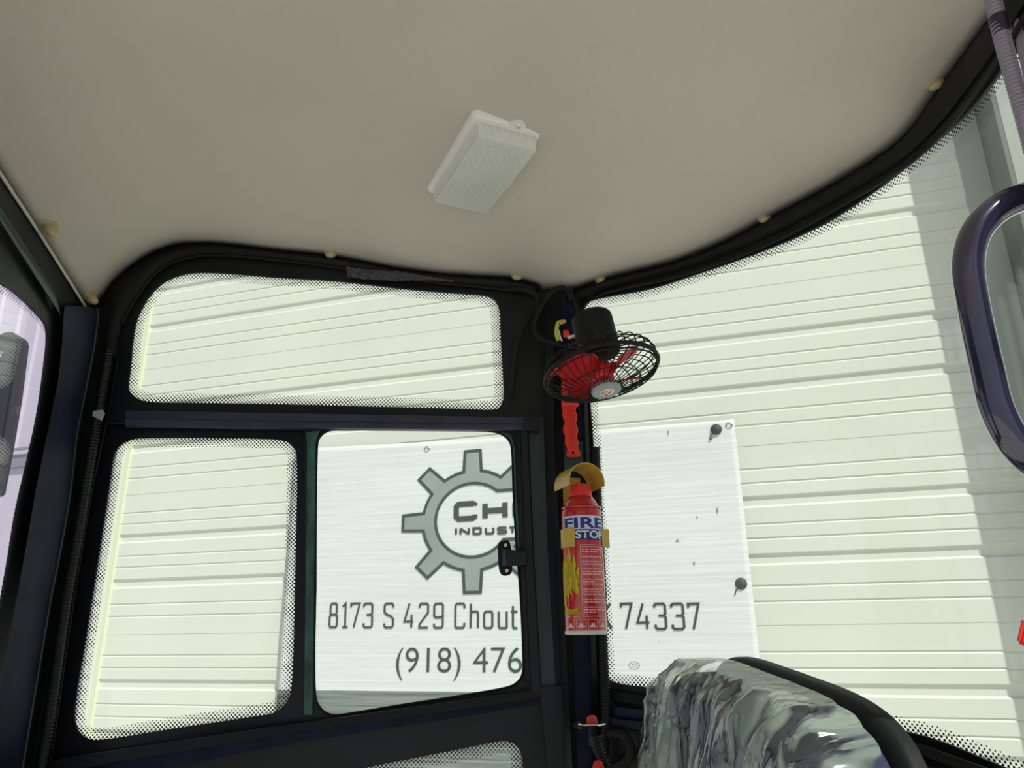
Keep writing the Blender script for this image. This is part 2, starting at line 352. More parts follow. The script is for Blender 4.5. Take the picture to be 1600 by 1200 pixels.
def slab(name, A, B, thick, m, parent=None, bulge=0.0, n=40, **props):
    """solid strip between 3-D polylines A and B, thickened away from the camera, optionally bulging towards it"""
    A = resample(A, n); B = resample(B, n); K = 7 if bulge else 1; bm = bmesh.new(); fr = []; bk = []
    for a, b in zip(A, B):
        c = -(a+b)/2; c[2] *= 0.2; c /= np.linalg.norm(c); rf = []; rb = []
        for k in range(K+1):
            t = k/K; p = a+(b-a)*t+c*bulge*math.sin(math.pi*t)
            rf.append(bm.verts.new(V(p))); rb.append(bm.verts.new(V(a+(b-a)*t-c*thick)))
        fr.append(rf); bk.append(rb)
    for i in range(n-1):
        for k in range(K):
            bm.faces.new((fr[i][k], fr[i+1][k], fr[i+1][k+1], fr[i][k+1])); bm.faces.new((bk[i][k], bk[i][k+1], bk[i+1][k+1], bk[i+1][k]))
        bm.faces.new((fr[i][0], bk[i][0], bk[i+1][0], fr[i+1][0])); bm.faces.new((fr[i][K], fr[i+1][K], bk[i+1][K], bk[i][K]))
    for i in (0, n-1):
        for k in range(K): bm.faces.new((fr[i][k], fr[i][k+1], bk[i][k+1], bk[i][k]))
    bmesh.ops.recalc_face_normals(bm, faces=bm.faces)
    o = bm_obj(name, bm, m, None, bulge > 0, **props)
    if bulge: autosmooth(o, 50)
    if parent is not None: wparent(o, parent)
    return o
def on(S, pxs, h): return [S.w(*S.px(u, v, h), h) for u, v in pxs]
def box(bm, c, s, R=None, bevel=0.0):
    r = bmesh.ops.create_cube(bm, size=1.0); vs_ = r['verts']
    for v in vs_: v.co = Vector((v.co.x*s[0], v.co.y*s[1], v.co.z*s[2]))
    if bevel:
        es = list({ed for v in vs_ for ed in v.link_edges}); rr = bmesh.ops.bevel(bm, geom=es, offset=bevel, segments=2, affect='EDGES'); vs_ = list({v for f in rr['faces'] for v in f.verts} | {v for v in vs_ if v.is_valid})
    for v in vs_:
        p = v.co.copy()
        if R is not None: p = R @ p
        v.co = p+Vector(c)
def lathe(bm, prof, seg=32, Mx=None, cap0=True, cap1=True):
    rings = []
    for r, z in prof:
        rings.append([bm.verts.new((r*math.cos(2*math.pi*k/seg), r*math.sin(2*math.pi*k/seg), z)) for k in range(seg)])
    for i in range(len(rings)-1):
        for k in range(seg): bm.faces.new((rings[i][k], rings[i][(k+1) % seg], rings[i+1][(k+1) % seg], rings[i+1][k]))
    if cap0: bm.faces.new(rings[0][::-1])
    if cap1: bm.faces.new(rings[-1])
    if Mx is not None:
        for r in rings:
            for v in r: v.co = Mx @ v.co
def basis(x, y, z): return Matrix([[x[i], y[i], z[i]] for i in range(3)])

# ================================================================== BUILDING OUTSIDE
WD = np.array([-0.95406, 0.29960, 0.0]); WN = np.array([-0.29960, -0.95406, 0.0])     # along the wall to the left, and towards the camera
W0 = at_y(990, 850, 4.1); W0[2] = 0
class Wall:
    def px(self, u, v, h=0.0):
        p0 = W0+WN*h; r = ray(u, v); P = r*(p0.dot(WN)/r.dot(WN)); return ((P-W0).dot(WD), P[2])
    def w(self, s, z, h=0.0):
        P = W0+WD*s+WN*h; return np.array([P[0], P[1], z])
WALL = Wall()
# profile of the siding (z from top downwards, depth outwards)
def groove(z, d, a, b, c): return [(z+a, 0), (z, -d), (z-b, -d), (z-b-c, 0)]
prof = []
per = 0.898
for k in range(-3, 6):
    zb = 1.245-per*k+0.012
    for off in (0.0, 0.608):
        prof += [(zb-off, 0.0), (zb-off-0.003, -0.013), (zb-off-0.050, -0.013), (zb-off-0.062, 0.0)]
    for off in (0.157, 0.232, 0.467, 0.540, 0.750, 0.822):
        prof += [(zb-off+0.003, 0.0), (zb-off+0.002, -0.0055), (zb-off-0.004, -0.0055), (zb-off-0.013, 0.0)]
    prof += [(zb-0.345, 0.0), (zb-0.346, -0.003), (zb-0.349, -0.003), (zb-0.350, 0.0)]
prof.sort(key=lambda q: -q[0]); prof = [q for q in prof if q[0] > -2.0 and q[0] < 4.2]
S0 = -W0.dot(WD)
sL = WALL.px(183, 860)[0]; sR = S0-1.245
bld = empty('building', V(WALL.w(0.8, -2.0)), 'white metal-sided building with horizontal grooves behind the banner', 'building')
bm = bmesh.new(); cols = []
for s in (sL+0.02, sR-0.02):
    cols.append([bm.verts.new(V(WALL.w(s, z, d))) for z, d in [(4.2, 0)]+prof+[(-2.0, 0)]])
    cols.append([bm.verts.new(V(WALL.w(s, z, -0.10))) for z in (4.2, -2.0)])
a, ab, b, bb = cols
for i in range(len(a)-1): bm.faces.new((a[i], b[i], b[i+1], a[i+1]))
bm.faces.new((ab[0], ab[1], bb[1], bb[0])); bm.faces.new((a[0], ab[0], bb[0], b[0])); bm.faces.new((a[-1], b[-1], bb[1], ab[1]))
bm.faces.new(a+[ab[1], ab[0]]); bm.faces.new(b+[bb[1], bb[0]])
bmesh.ops.recalc_face_normals(bm, faces=bm.faces)
o = bm_obj('siding', bm, 'siding'); wparent(o, bld)
def wbox(name, s0, s1, z0, z1, h0, h1, m, parent, bevel=0.004, **props):
    bm = bmesh.new(); c = (WALL.w((s0+s1)/2, (z0+z1)/2, (h0+h1)/2))
    box(bm, (0, 0, 0), (abs(s1-s0), abs(h1-h0), abs(z1-z0)), None, bevel)
    R = basis(WD, WN, np.array([0, 0, 1.0]))
    for v in bm.verts: v.co = R @ v.co+V(c)
    bmesh.ops.recalc_face_normals(bm, faces=bm.faces)
    o = bm_obj(name, bm, m, None, False, **props); wparent(o, parent); return o
# corner trims and the wing on the right
wbox('corner_trim', S0-1.245, S0-1.375, -2, 4.2, -0.05, 0.012, 'trimg', bld, label='pale grey inside-corner trim')
D = 0.33
wbox('wing_wall', S0-1.372, S0-4.0, -2, 4.2, -0.05, D-0.01, 'wing', bld, label='return wall with its shade painted grey green')
wbox('wing_front', S0-1.42, S0-4.0, -2, 4.2, D-0.015, D+0.004, 'siding', bld, label='white front of the return wall')
wbox('corner_trim', S0-1.366, S0-1.425, -2, 4.2, D-0.05, D+0.008, 'trimg', bld, label='pale grey outside-corner trim')
wbox('corner_trim', sL-0.005, sL+0.045, -2, 4.2, -0.15, 0.012, 'trimw', bld, 0.003, label='cream corner trim')
wbox('corner_trim', sL+0.04, sL+0.11, -2, 4.2, -0.30, 0.016, 'siding', bld, 0.003, label='white corner trim')
# recessed pale wall with upright ribs further left
lb = empty('building', V(WALL.w(5.0, -2.0, -0.35)), 'pale lilac building wall with upright ribs seen through front glass', 'building')
bm = bmesh.new(); HR = -0.30; x = sL+0.115; pts = []
while x < 9.5:
    pts += [(x, 0), (x+0.16, 0), (x+0.175, 0.02), (x+0.205, 0.02), (x+0.22, 0)]; x += 0.23
zb = WALL.px(20, 706, HR)[1]
f0 = [bm.verts.new(V(WALL.w(s, zb, HR+d))) for s, d in pts]; f1 = [bm.verts.new(V(WALL.w(s, 5.5, HR+d))) for s, d in pts]
for i in range(len(pts)-1): bm.faces.new((f0[i], f0[i+1], f1[i+1], f1[i]))
ex = bmesh.ops.extrude_face_region(bm, geom=bm.faces[:]); 
for v in [g for g in ex['geom'] if isinstance(g, bmesh.types.BMVert)]: v.co += Vector(-WN*0.06)
bmesh.ops.recalc_face_normals(bm, faces=bm.faces)
o = bm_obj('ribbed_wall', bm, 'lav'); wparent(o, lb)
wbox('ledge', sL+0.115, 9.5, zb-0.14, zb+0.02, HR-0.06, HR+0.03, 'greyp', lb, label='grey ledge')
wbox('ledge_strip', sL+0.115, 9.5, zb-0.04, zb-0.01, HR, HR+0.045, 'lav', lb)
wbox('lower_wall', sL+0.115, 9.5, -2.0, zb-0.13, HR-0.06, HR+0.0, 'lav', lb)
# ground
bm = bmesh.new(); bmesh.ops.create_grid(bm, x_segments=60, y_segments=60, size=30)
for v in bm.verts: v.co.z = 0.012*noise.noise(v.co*0.8)-0.02
bm_obj('ground', bm, 'ground', kind='structure')

# ================================================================== BANNER
BH = 0.035
s_l = WALL.px(447, 900, BH)[0]; s_r = WALL.px(1168, 850, BH)[0]
ban = empty('banner', V(WALL.w((s_l+s_r)/2, -0.8, BH)), 'large silver vinyl banner with a grey gear and black address lettering', 'banner')
zl = WALL.px(499, 698, BH)[1]; zr = WALL.px(1147, 655, BH)[1]
bm = bmesh.new(); uv = bm.loops.layers.uv.new('UVMap'); NX, NZ = 90, 60; g = []
def ban_h(s, z, a): return BH+0.006*math.sin(a*9+z*2.5)*math.sin(z*3.1)+0.010*noise.noise(Vector((s*1.3, z*1.6, 3)))
for i in range(NX+1):
    a = i/NX; s = s_r+(s_l-s_r)*a; zt = zr+(zl-zr)*a-0.012*math.sin(math.pi*a); row = []
    for j in range(NZ+1):
        z = zt+(-0.80-zt)*j/NZ; row.append((bm.verts.new(V(WALL.w(s, z, ban_h(s, z, a)))), (s, z)))
    g.append(row)
for i in range(NX):
    for j in range(NZ):
        q = [g[i][j], g[i+1][j], g[i+1][j+1], g[i][j+1]]; f = bm.faces.new([x[0] for x in q])
        for l, x in zip(f.loops, q): l[uv].uv = x[1]
ex = bmesh.ops.extrude_face_region(bm, geom=bm.faces[:], use_keep_orig=True)
for v in [q for q in ex['geom'] if isinstance(q, bmesh.types.BMVert)]: v.co += Vector(WN*0.0015)
bmesh.ops.recalc_face_normals(bm, faces=bm.faces)
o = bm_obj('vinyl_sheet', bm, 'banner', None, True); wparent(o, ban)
TH = BH
class OnBanner(Wall):
    def w(self, s, z, h=0.0):
        a = (s-s_r)/(s_l-s_r); return Wall.w(self, s, z, ban_h(s, z, a)+h-TH+0.0035)
ONB = OnBanner()
def to_ban(P2, thick, name, m, holes=()):
    me = fill2d(P2, holes, thick); me = map_mesh(me, ONB, TH, 0.04); o = link(name, me, m); wparent(o, ban); return o
def stroke(bm, pts, wd, closed=False):
    P = [np.array(p, float) for p in pts]; n = len(P); Lf = []; Rt = []
    for i in range(n):
        if closed: a, b_ = P[i-1], P[(i+1) % n]
        else: a, b_ = P[max(i-1, 0)], P[min(i+1, n-1)]
        d0 = P[i]-a; d1 = b_-P[i]
        if np.linalg.norm(d0) < 1e-9: d0 = d1
        if np.linalg.norm(d1) < 1e-9: d1 = d0
        d0 = d0/np.linalg.norm(d0); d1 = d1/np.linalg.norm(d1); n0 = np.array([-d0[1], d0[0]]); n1 = np.array([-d1[1], d1[0]])
        mm = n0+n1; mm = mm/np.linalg.norm(mm) if np.linalg.norm(mm) > 1e-6 else n0
        k = wd/2/max(mm.dot(n0), 0.45); Lf.append(P[i]+mm*k); Rt.append(P[i]-mm*k)
    vL = [bm.verts.new((p[0], p[1], 0)) for p in Lf]; vR = [bm.verts.new((p[0], p[1], 0)) for p in Rt]
    for i in range(n if closed else n-1):
        j = (i+1) % n; bm.faces.new((vL[i], vL[j], vR[j], vR[i]))
c = 0.16
def rbox(x0, y0, x1, y1, c=c): return [(x0+c, y0), (x1-c, y0), (x1, y0+c), (x1, y1-c), (x1-c, y1), (x0+c, y1), (x0, y1-c), (x0, y0+c)]
# each glyph: list of (points, closed) on a box 0..1 wide and 0..2 high
G = {
 '8': [(rbox(.08, 1.05, .92, 2), True), (rbox(0, 0, 1, 1.05), True)],
 '1': [([(.05, 1.75), (.55, 2), (.55, 0)], False), ([(.1, 0), (1, 0)], False)],
 '7': [([(0, 1.7), (0, 2), (1, 2), (.35, 0)], False)],
 '3': [([(0, 1.7), (0, 1.9), (.15, 2), (.85, 2), (1, 1.85), (1, 1.2), (.85, 1.05), (.35, 1.05)], False), ([(.85, 1.05), (1, .9), (1, .15), (.85, 0), (.15, 0), (0, .15), (0, .35)], False)],
 'S': [([(1, 1.65), (1, 1.85), (.85, 2), (.15, 2), (0, 1.85), (0, 1.3), (.2, 1.1), (.8, .9), (1, .7), (1, .15), (.85, 0), (.15, 0), (0, .15), (0, .35)], False)],
 '4': [([(.55, 2), (0, .5), (1, .5)], False), ([(.8, 1.05), (.8, 0)], False)],
 '2': [([(0, 1.65), (0, 1.85), (.15, 2), (.85, 2), (1, 1.85), (1, 1.25), (0, .25), (0, 0), (1, 0)], False)],
 '9': [([(.95, .95), (.85, .85), (.15, .85), (0, 1.0), (0, 1.85), (.15, 2), (.85, 2), (1, 1.85), (1, .15), (.85, 0), (.15, 0), (0, .15), (0, .35)], False)],
 'C': [([(1, 1.6), (1, 1.85), (.85, 2), (.15, 2), (0, 1.85), (0, .15), (.15, 0), (.85, 0), (1, .15), (1, .4)], False)],
 'h': [([(0, 0), (0, 2)], False), ([(0, 1.2), (.3, 1.35), (.85, 1.35), (1, 1.2), (1, 0)], False)],
 'o': [(rbox(0, 0, 1, 1.35), True)],
 'u': [([(0, 1.35), (0, .15), (.15, 0), (1, 0)], False), ([(1, 1.35), (1, 0)], False)],
 't': [([(.3, 1.8), (.3, .15), (.45, 0), (1, 0)], False), ([(0, 1.35), (1, 1.35)], False)],
 'e': [([(0, .72), (1, .72), (1, 1.2), (.85, 1.35), (.15, 1.35), (0, 1.2), (0, .15), (.15, 0), (.9, 0)], False)],
 'a': [([(.1, 1.35), (.85, 1.35), (1, 1.2), (1, 0), (.15, 0), (0, .15), (0, .6), (.15, .75), (1, .75)], False)],
 ',': [([(.4, .2), (.2, -.3)], False)],
 'O': [(rbox(0, 0, 1, 2), True)],
 'K': [([(0, 0), (0, 2)], False), ([(1, 2), (0.08, .95)], False), ([(.3, 1.2), (1, 0)], False)],
 'H': [([(0, 0), (0, 2)], False), ([(1, 0), (1, 2)], False), ([(0, 1), (1, 1)], False)],
 'U': [([(0, 2), (0, .3), (.12, 0), (.88, 0), (1, .3), (1, 2)], False)],
 'I': [([(.5, 0), (.5, 2)], False)],
 'N': [([(0, 0), (0, 2)], False), ([(0, 2), (1, 0)], False), ([(1, 0), (1, 2)], False)],
 'D': [([(0, 0), (0, 2), (.85, 2), (1, 1.7), (1, .3), (.85, 0), (0, 0)], False)],
 'T': [([(0, 2), (1, 2)], False), ([(.5, 2), (.5, 0)], False)],
 'R': [([(0, 0), (0, 2), (.88, 2), (1, 1.7), (1, 1.2), (.88, .9), (0, .9)], False), ([(.6, .9), (1, 0)], False)],
 'E': [([(1, 2), (0, 2), (0, 0), (1, 0)], False), ([(0, 1.05), (.9, 1.05)], False)],
}
G['W'] = [([(1, 1.7), (1, 1.8), (.88, 2), (.12, 2), (0, 1.7), (0, .3), (.12, 0), (.88, 0), (1, .25), (1, .5)], False)]   # extended C
G['Z'] = [([(.98, 1.55), (.98, 1.8), (.85, 2), (.12, 2), (0, 1.8), (0, 1.25), (.12, 1.05), (.88, .95), (1, .75), (1, .2), (.88, 0), (.12, 0), (0, .2), (0, .45)], False)]   # extended S
def letters(name, items, ytop, ybot, wd, yslope_top=0.0, yslope_bot=0.0, x_ref=0):
    """items: (glyph, px x0, px x1)"""
    bm = bmesh.new()
    for gch, x0, x1 in items:
        yt = ytop+yslope_top*(x0-x_ref); yb = ybot+yslope_bot*(x0-x_ref)
        A = WALL.px(x0, (yt+yb)/2, TH)[0]; B = WALL.px(x1, (yt+yb)/2, TH)[0]
        zt = WALL.px((x0+x1)/2, yt, TH)[1]; z0 = WALL.px((x0+x1)/2, yb, TH)[1]
        sg = -1 if B < A else 1
        A += sg*wd/2; B -= sg*wd/2; zt -= wd/2; z0 += wd/2
        for pts, cl in G[gch]:
            stroke(bm, [(A+(B-A)*p[0], z0+(zt-z0)*p[1]/2) for p in pts], wd, cl)
    me = bpy.data.meshes.new(name)
    r = bmesh.ops.extrude_face_region(bm, geom=bm.faces[:])
    for v in [q for q in r['geom'] if isinstance(q, bmesh.types.BMVert)]: v.co.z += 0.001
    bm.to_mesh(me); bm.free(); map_mesh(me, ONB, TH+0.0006, 0)
    o = link(name, me, 'ink'); wparent(o, ban); return o
def chars(s, spans): return [(ch, a, b) for ch, (a, b) in zip(s, spans)]
k5 = lambda a: 400+a/3.3333
letters('address_lettering', chars('8173S429Chout', [(k5(383), k5(431)), (k5(448), k5(487)), (k5(493), k5(547)), (k5(560), k5(613)), (k5(667), k5(721)), (k5(770), k5(826)), (k5(848), k5(902)), (k5(924), k5(979)), (k5(1034), k5(1091)), (k5(1114), k5(1162)), (k5(1184), k5(1237)), (k5(1260), k5(1312)), (k5(1324), k5(1368))])
        +chars('eau,', [(816, 830), (836, 850), (856, 870), (875, 880)]), 941.5, 981.5, 0.0115, 0.0, 0.006, 515)
letters('postcode_lettering', chars('OK', [(905, 924), (936, 957)])
        +chars('74337', [(970, 990), (994, 1016), (1022, 1042), (1048.5, 1070), (1075, 1095)]), 941.5, 981.5, 0.0115, 0.0, 0.006, 515)
k6 = lambda a: 620+a/4.8
letters('headline_lettering', chars('WHU', [(k6(432), k6(608)), (k6(645), k6(832)), (k6(868), k6(1050))]), 783.5, 815, 0.031, -0.035, -0.035, 710)
letters('subtitle_lettering', chars('INDUZTRIEZ', [(k6(440), k6(456)), (k6(474), k6(551)), (k6(570), k6(639)), (k6(662), k6(733)), (k6(753), k6(826)), (k6(838), k6(898)), (812, 826), (829, 833), (837, 851), (854, 868)]), 824.5, 837, 0.0125, -0.03, -0.03, 712)
def text_mesh(s, off=0.0):
    cu = bpy.data.curves.new('t', 'FONT'); cu.body = s; cu.size = 1; cu.offset = off; cu.extrude = 0
    o = bpy.data.objects.new('t', cu); C.objects.link(o); dg = bpy.context.evaluated_depsgraph_get(); dg.update()
    me = bpy.data.meshes.new_from_object(o.evaluated_get(dg)); bpy.data.objects.remove(o); bpy.data.curves.remove(cu)
    co = np.array([v.co for v in me.vertices]); lo, hi = co.min(0), co.max(0)
    for v in me.vertices: v.co.x = (v.co.x-lo[0])/(hi[0]-lo[0]); v.co.y = (v.co.y-lo[1])/(hi[1]-lo[1])
    return me
me = text_mesh('(918) 476', -0.008)
A = WALL.px(619.5, 1035, TH); B = WALL.px(816.5, 1038, TH); zt = WALL.px(700, 1011.5, TH)[1]; z0 = WALL.px(700, 1063.5, TH)[1]
for v in me.vertices: v.co = V(ONB.w(A[0]+(B[0]-A[0])*v.co.x, z0+(zt-z0)*v.co.y, TH+0.0012))
o = link('phone_lettering', me, 'ink'); wparent(o, ban)
# gear
gc = WALL.px(738.5, 812, TH); kx = (WALL.px(738.5+60, 812, TH)[0]-WALL.px(738.5-60, 812, TH)[0])/120; kz = (WALL.px(738.5, 752, TH)[1]-WALL.px(738.5, 872, TH)[1])/120
def GP(r, a): return (gc[0]+kx*r*math.cos(math.radians(a)), gc[1]+kz*r*math.sin(math.radians(a)))
RO, RT, RI = 78, 111, 57.5
teeth = [45, 90, 135, 180, 225, 270, 315]
out = []; a0 = math.degrees(math.asin(43/RO)); a1 = 360-math.degrees(math.asin(33/RO)); a = a0
for t in teeth:
    b0 = t-10.3; b1 = t+10.3; tw = 6.3
    if b0 > a:
        for q in np.linspace(a, b0, 8): out.append(GP(RO, q))
    out += [GP(RT, t-tw), GP(RT, t+tw), GP(RO, b1)]; a = b1
for q in np.linspace(a, a1, 4)[1:]: out.append(GP(RO, q)) if a1 > a else None
i0 = 360-math.degrees(math.asin(33/RI)); i1 = math.degrees(math.asin(43/RI))
inn = [GP(RI, q) for q in np.linspace(i0, i1, 70)]
poly = out+inn
to_ban(poly, 0.0006, 'gear_emblem', 'gearfill')
bm = bmesh.new(); stroke(bm, [p for i, p in enumerate(poly) if i == 0 or np.hypot(p[0]-poly[i-1][0], p[1]-poly[i-1][1]) > 1e-4], 0.0165, True)
r = bmesh.ops.extrude_face_region(bm, geom=bm.faces[:])
for v in [q for q in r['geom'] if isinstance(q, bmesh.types.BMVert)]: v.co.z += 0.001
me = bpy.data.meshes.new('gear_outline'); bm.to_mesh(me); bm.free(); map_mesh(me, ONB, TH+0.0012, 0.04); o = link('gear_outline', me, 'ink'); wparent(o, ban)
Rw = basis(WD, np.array([0, 0, 1.0]), WN)
for u, v in [(667, 702), (1139, 665)]:
    p = WALL.w(*WALL.px(u, v, TH), TH-0.006); bm = bmesh.new()
    lathe(bm, [(0.009, 0.0), (0.009, 0.006), (0.013, 0.009), (0.019, 0.007), (0.021, 0.0)], 24, Matrix.Translation(V(p)) @ Rw.to_4x4(), False, False)
    o = bm_obj('grommet', bm, 'chrome', None, True); wparent(o, ban)
for i, (u, v, hk, lab) in enumerate([(1119, 671, [(1114, 677), (1110, 683), (1109, 686), (1111, 687), (1113, 684)], 'black round bungee tie at the top right corner of the banner'),
                              (1158, 912, [(1154, 918), (1150, 923), (1149, 928), (1148, 930)], 'black round bungee tie halfway down the right edge of the banner')]):
    p = WALL.w(*WALL.px(u, v, TH), TH); b = empty('bungee_tie', V(p), lab, 'tie', 'bungee ties on the banner')
    bm = bmesh.new(); lathe(bm, [(0.001, 0.018), (0.014, 0.016), (0.024, 0.011), (0.029, 0.004), (0.0295, -0.004)], 28, Matrix.Translation(V(p)) @ Rw.to_4x4())
    o = bm_obj('ball', bm, 'ink', None, True); wparent(o, b)
    tube('cord', [WALL.w(*WALL.px(x, y, TH), TH+0.004) for x, y in [(u, v)]+hk], 0.0028, 'ink', b, seg=8)
# small marks on the vinyl
for (u, v, a, r) in [(1044, 676, .004, .02), (1121, 798, .006, .022), (1085, 880, .006, .014), (1059, 845, .010, .010), (1089, 808, .008, .006), (1030, 1003, .004, .004)]:
    bm = bmesh.new(); s, z = WALL.px(u, v, TH); vv = [bm.verts.new(V(ONB.w(s+a*math.cos(k)*random.uniform(.4, 1), z+r*math.sin(k)*random.uniform(.5, 1), TH+0.001))) for k in np.linspace(0, 5.6, 9)]; bm.faces.new(vv)
    o = bm_obj('scuff_mark', bm, 'gearfill'); wparent(o, ban)

# ================================================================== CAB SHELL
ce_side = [(142, 486), (157, 466), (172, 445), (190, 427), (214, 409), (232, 398), (250, 389.5), (268, 383.5), (286, 380.5), (325, 380), (370, 383.5), (430, 391.6), (505, 398.5), (555, 407), (612, 419), (655, 425), (699, 430), (750, 433), (799, 435), (828, 443), (851, 452), (885, 452)]
Epts = [SIDE.w(*SIDE.px(u, v, 0), 0) for u, v in ce_side]
# rear edge
Rpts = []
tR0 = REAR.px(905, 450)[0]
for u, v in catmull(ceil_rear_px, 4)[1:]:
    s_, z_ = REAR.px(u, v, 0.0); Rpts.append(REAR.w(s_, z_, 0))
zr_end = Rpts[-1][2]; tE = REAR.px(1546, 27)[0]
for t in np.linspace(tE+0.05, REAR.t[-1]-0.02, 12): Rpts.append(REAR.w(t, zr_end, 0))
Lpts = []
for u, v in [(142, 486), (105, 430), (60, 357), (0, 265), (-60, 172), (-140, 48)]:
    s_, z_ = FRONT.px(u, v, 0); Lpts.append(FRONT.w(s_, z_, 0))
last = Lpts[-1]
for k in range(1, 6): Lpts.append(last+fd*0.16*k)
bound = Epts+Rpts+[np.array([0.25, -0.62, 0.70]), np.array([-0.2, -0.62, 0.70])]+Lpts[::-1][:-1]
bound = resample(np.array(bound), 260, True)
# thin-plate interpolation of the headliner height
K = bound[::4]
ctrl = np.vstack([K, [[0.0, 0.45, 0.745], [-0.15, 0.95, 0.735]]])
def tps(r2): return np.where(r2 > 1e-12, 0.5*r2*np.log(np.maximum(r2, 1e-12)), 0)
n = len(ctrl); d2 = ((ctrl[:, None, :2]-ctrl[None, :, :2])**2).sum(-1)
Am = np.zeros((n+3, n+3)); Am[:n, :n] = tps(d2)+np.eye(n)*2e-4; Am[:n, n] = 1; Am[:n, n+1:] = ctrl[:, :2]; Am[n:, :n] = Am[:n, n:].T
sol = np.linalg.solve(Am, np.r_[ctrl[:, 2], 0, 0, 0])
def ceil_z(x, y): return tps(((ctrl[:, :2]-[x, y])**2).sum(1)).dot(sol[:n])+sol[n]+sol[n+1]*x+sol[n+2]*y
cen = np.array([-0.05, 0.5]); bm = bmesh.new(); rings = []; NR = 36
for k in range(NR):
    t = 1-k/NR; ring = []
    for p in bound:
        q = cen+(p[:2]-cen)*t; z = ceil_z(*q); dz = p[2]-ceil_z(*p[:2]); z += dz*max(0, 1-(1-t)*10)
        ring.append(bm.verts.new(V((q[0], q[1], z))))
    rings.append(ring)
cv = bm.verts.new(V((cen[0], cen[1], ceil_z(*cen)))); nb = len(bound)
top = [bm.verts.new(v.co+Vector((0, 0, 0.006))) for v in rings[0]]
for k in range(NR-1):
    for i in range(nb): j = (i+1) % nb; bm.faces.new((rings[k][i], rings[k][j], rings[k+1][j], rings[k+1][i]))
for i in range(nb): bm.faces.new((rings[-1][i], rings[-1][(i+1) % nb], cv))
for i in range(nb): j = (i+1) % nb; bm.faces.new((rings[0][j], rings[0][i], top[i], top[j]))
bmesh.ops.recalc_face_normals(bm, faces=bm.faces)
ceiling = bm_obj('ceiling', bm, 'headliner', None, True, kind='structure')
from mathutils.bvhtree import BVHTree
_b = bmesh.new(); _b.from_mesh(ceiling.data); ctree = BVHTree.FromBMesh(_b); _b.free()
def ceil_px(u, v):
    h = ctree.ray_cast(Vector((0, 0, CAMZ)), Vector(ray(u, v)).normalized())[0]
    return np.array([h.x, h.y, h.z-CAMZ])
# roof shell above (shades the headliner)
bm = bmesh.new(); a = [bm.verts.new(V((cen[0]+(p[0]-cen[0])*1.06, cen[1]+(p[1]-cen[1])*1.06, 0.86))) for p in bound]; b = [bm.verts.new(v.co+Vector((0, 0, 0.03))) for v in a]
bm.faces.new(a); bm.faces.new(b[::-1])
for i in range(nb): j = (i+1) % nb; bm.faces.new((a[i], b[i], b[j], a[j]))
c0 = [bm.verts.new(V((cen[0]+(p[0]-cen[0])*1.05, cen[1]+(p[1]-cen[1])*1.05, p[2]+0.012))) for p in bound]
for i in range(nb): j = (i+1) % nb; bm.faces.new((a[i], a[j], c0[j], c0[i]))
bm_obj('roof', bm, 'black', kind='structure')

# ---- side wall
win1 = catmull([(200.5, 607), (203.5, 574), (211, 508), (220, 484), (235, 460), (256, 440.5), (283, 429), (310, 425.5), (355, 427), (430, 433), (526, 439), (641, 452), (727.5, 459), (759, 462), (773.5, 469), (780, 483.6), (782, 521), (786.7, 603), (787, 617), (784, 630), (777, 638), (766.7, 640), (730, 638.6), (610, 635.6), (430, 631), (300, 629), (235, 627.5), (217, 623.5), (205, 614.5)], 4, True)
win2 = catmull([(157.5, 840), (172.5, 740), (176, 715), (182.5, 700), (195, 690), (207.5, 685.5), (230, 684), (400, 685), (439, 687.5), (454, 693.5), (461.5, 704), (463.6, 716), (462, 860), (457, 1050), (453, 1086), (447, 1098), (429, 1113), (390, 1120.5), (270, 1138.5), (150, 1156.5), (135, 1154), (123, 1144.5), (116, 1128), (117, 1095), (132, 1002)], 4, True)
win3 = catmull([(493, 920), (495.4, 701), (497.5, 686), (505, 677), (515.5, 672), (540, 671.5), (760, 673), (784, 678.5), (796, 689), (800, 704), (803.5, 800), (809.5, 880), (814, 940), (817.6, 1040), (815.5, 1057), (805, 1069), (790, 1075), (650, 1098), (535, 1117), (520, 1117.6), (506.5, 1112.5), (497.5, 1102), (492.4, 1087)], 4, True)
win5 = catmull([(500, 1217), (572, 1200), (641, 1186), (727, 1169), (779, 1159), (796.5, 1159.5), (808, 1166), (815, 1183), (816.6, 1200), (822, 1300), (815, 1330), (790, 1345), (520, 1395), (490, 1380), (480, 1340), (480, 1240), (487, 1223)], 4, True)
outer = [(u, v-14) for u, v in ce_side[1:-1]]
slide_hole = [(150, 662), (826, 668), (848, 1078), (472, 1131), (75, 1190), (95, 1000), (130, 760)]
side_outer = [(100, 560), (100, 500), (120, 470), (150, 458)]+outer+[(885, 436), (905, 700), (930, 1430), (40, 1460), (60, 1200)]
panel('wall_side', SIDE, side_outer, [win1, slide_hole, win5], 0.0, 0.006, 'black', bevel=0.0015, kind='structure')
def window(name, S, outline, h, m, parent=None, fw_=0.019, grow=12, dots=True):
    P = np.array(outline); cc = P.mean(0); d = P-cc; Q = cc+d*(1+grow/np.maximum(np.linalg.norm(d, axis=1), 1)[:, None])
    root = parent or empty(name, V(S.w(*S.px(*cc, h), h)), None, None, kind='structure')
    panel('pane', S, [tuple(q) for q in resample(Q, 90, True)], [], h-0.002, 0.004, m, root)
    if dots: frit(S, outline, h, fw_, root)
    return root
w1 = window('window_1', SIDE, win1, -0.0065, 'glass'); 
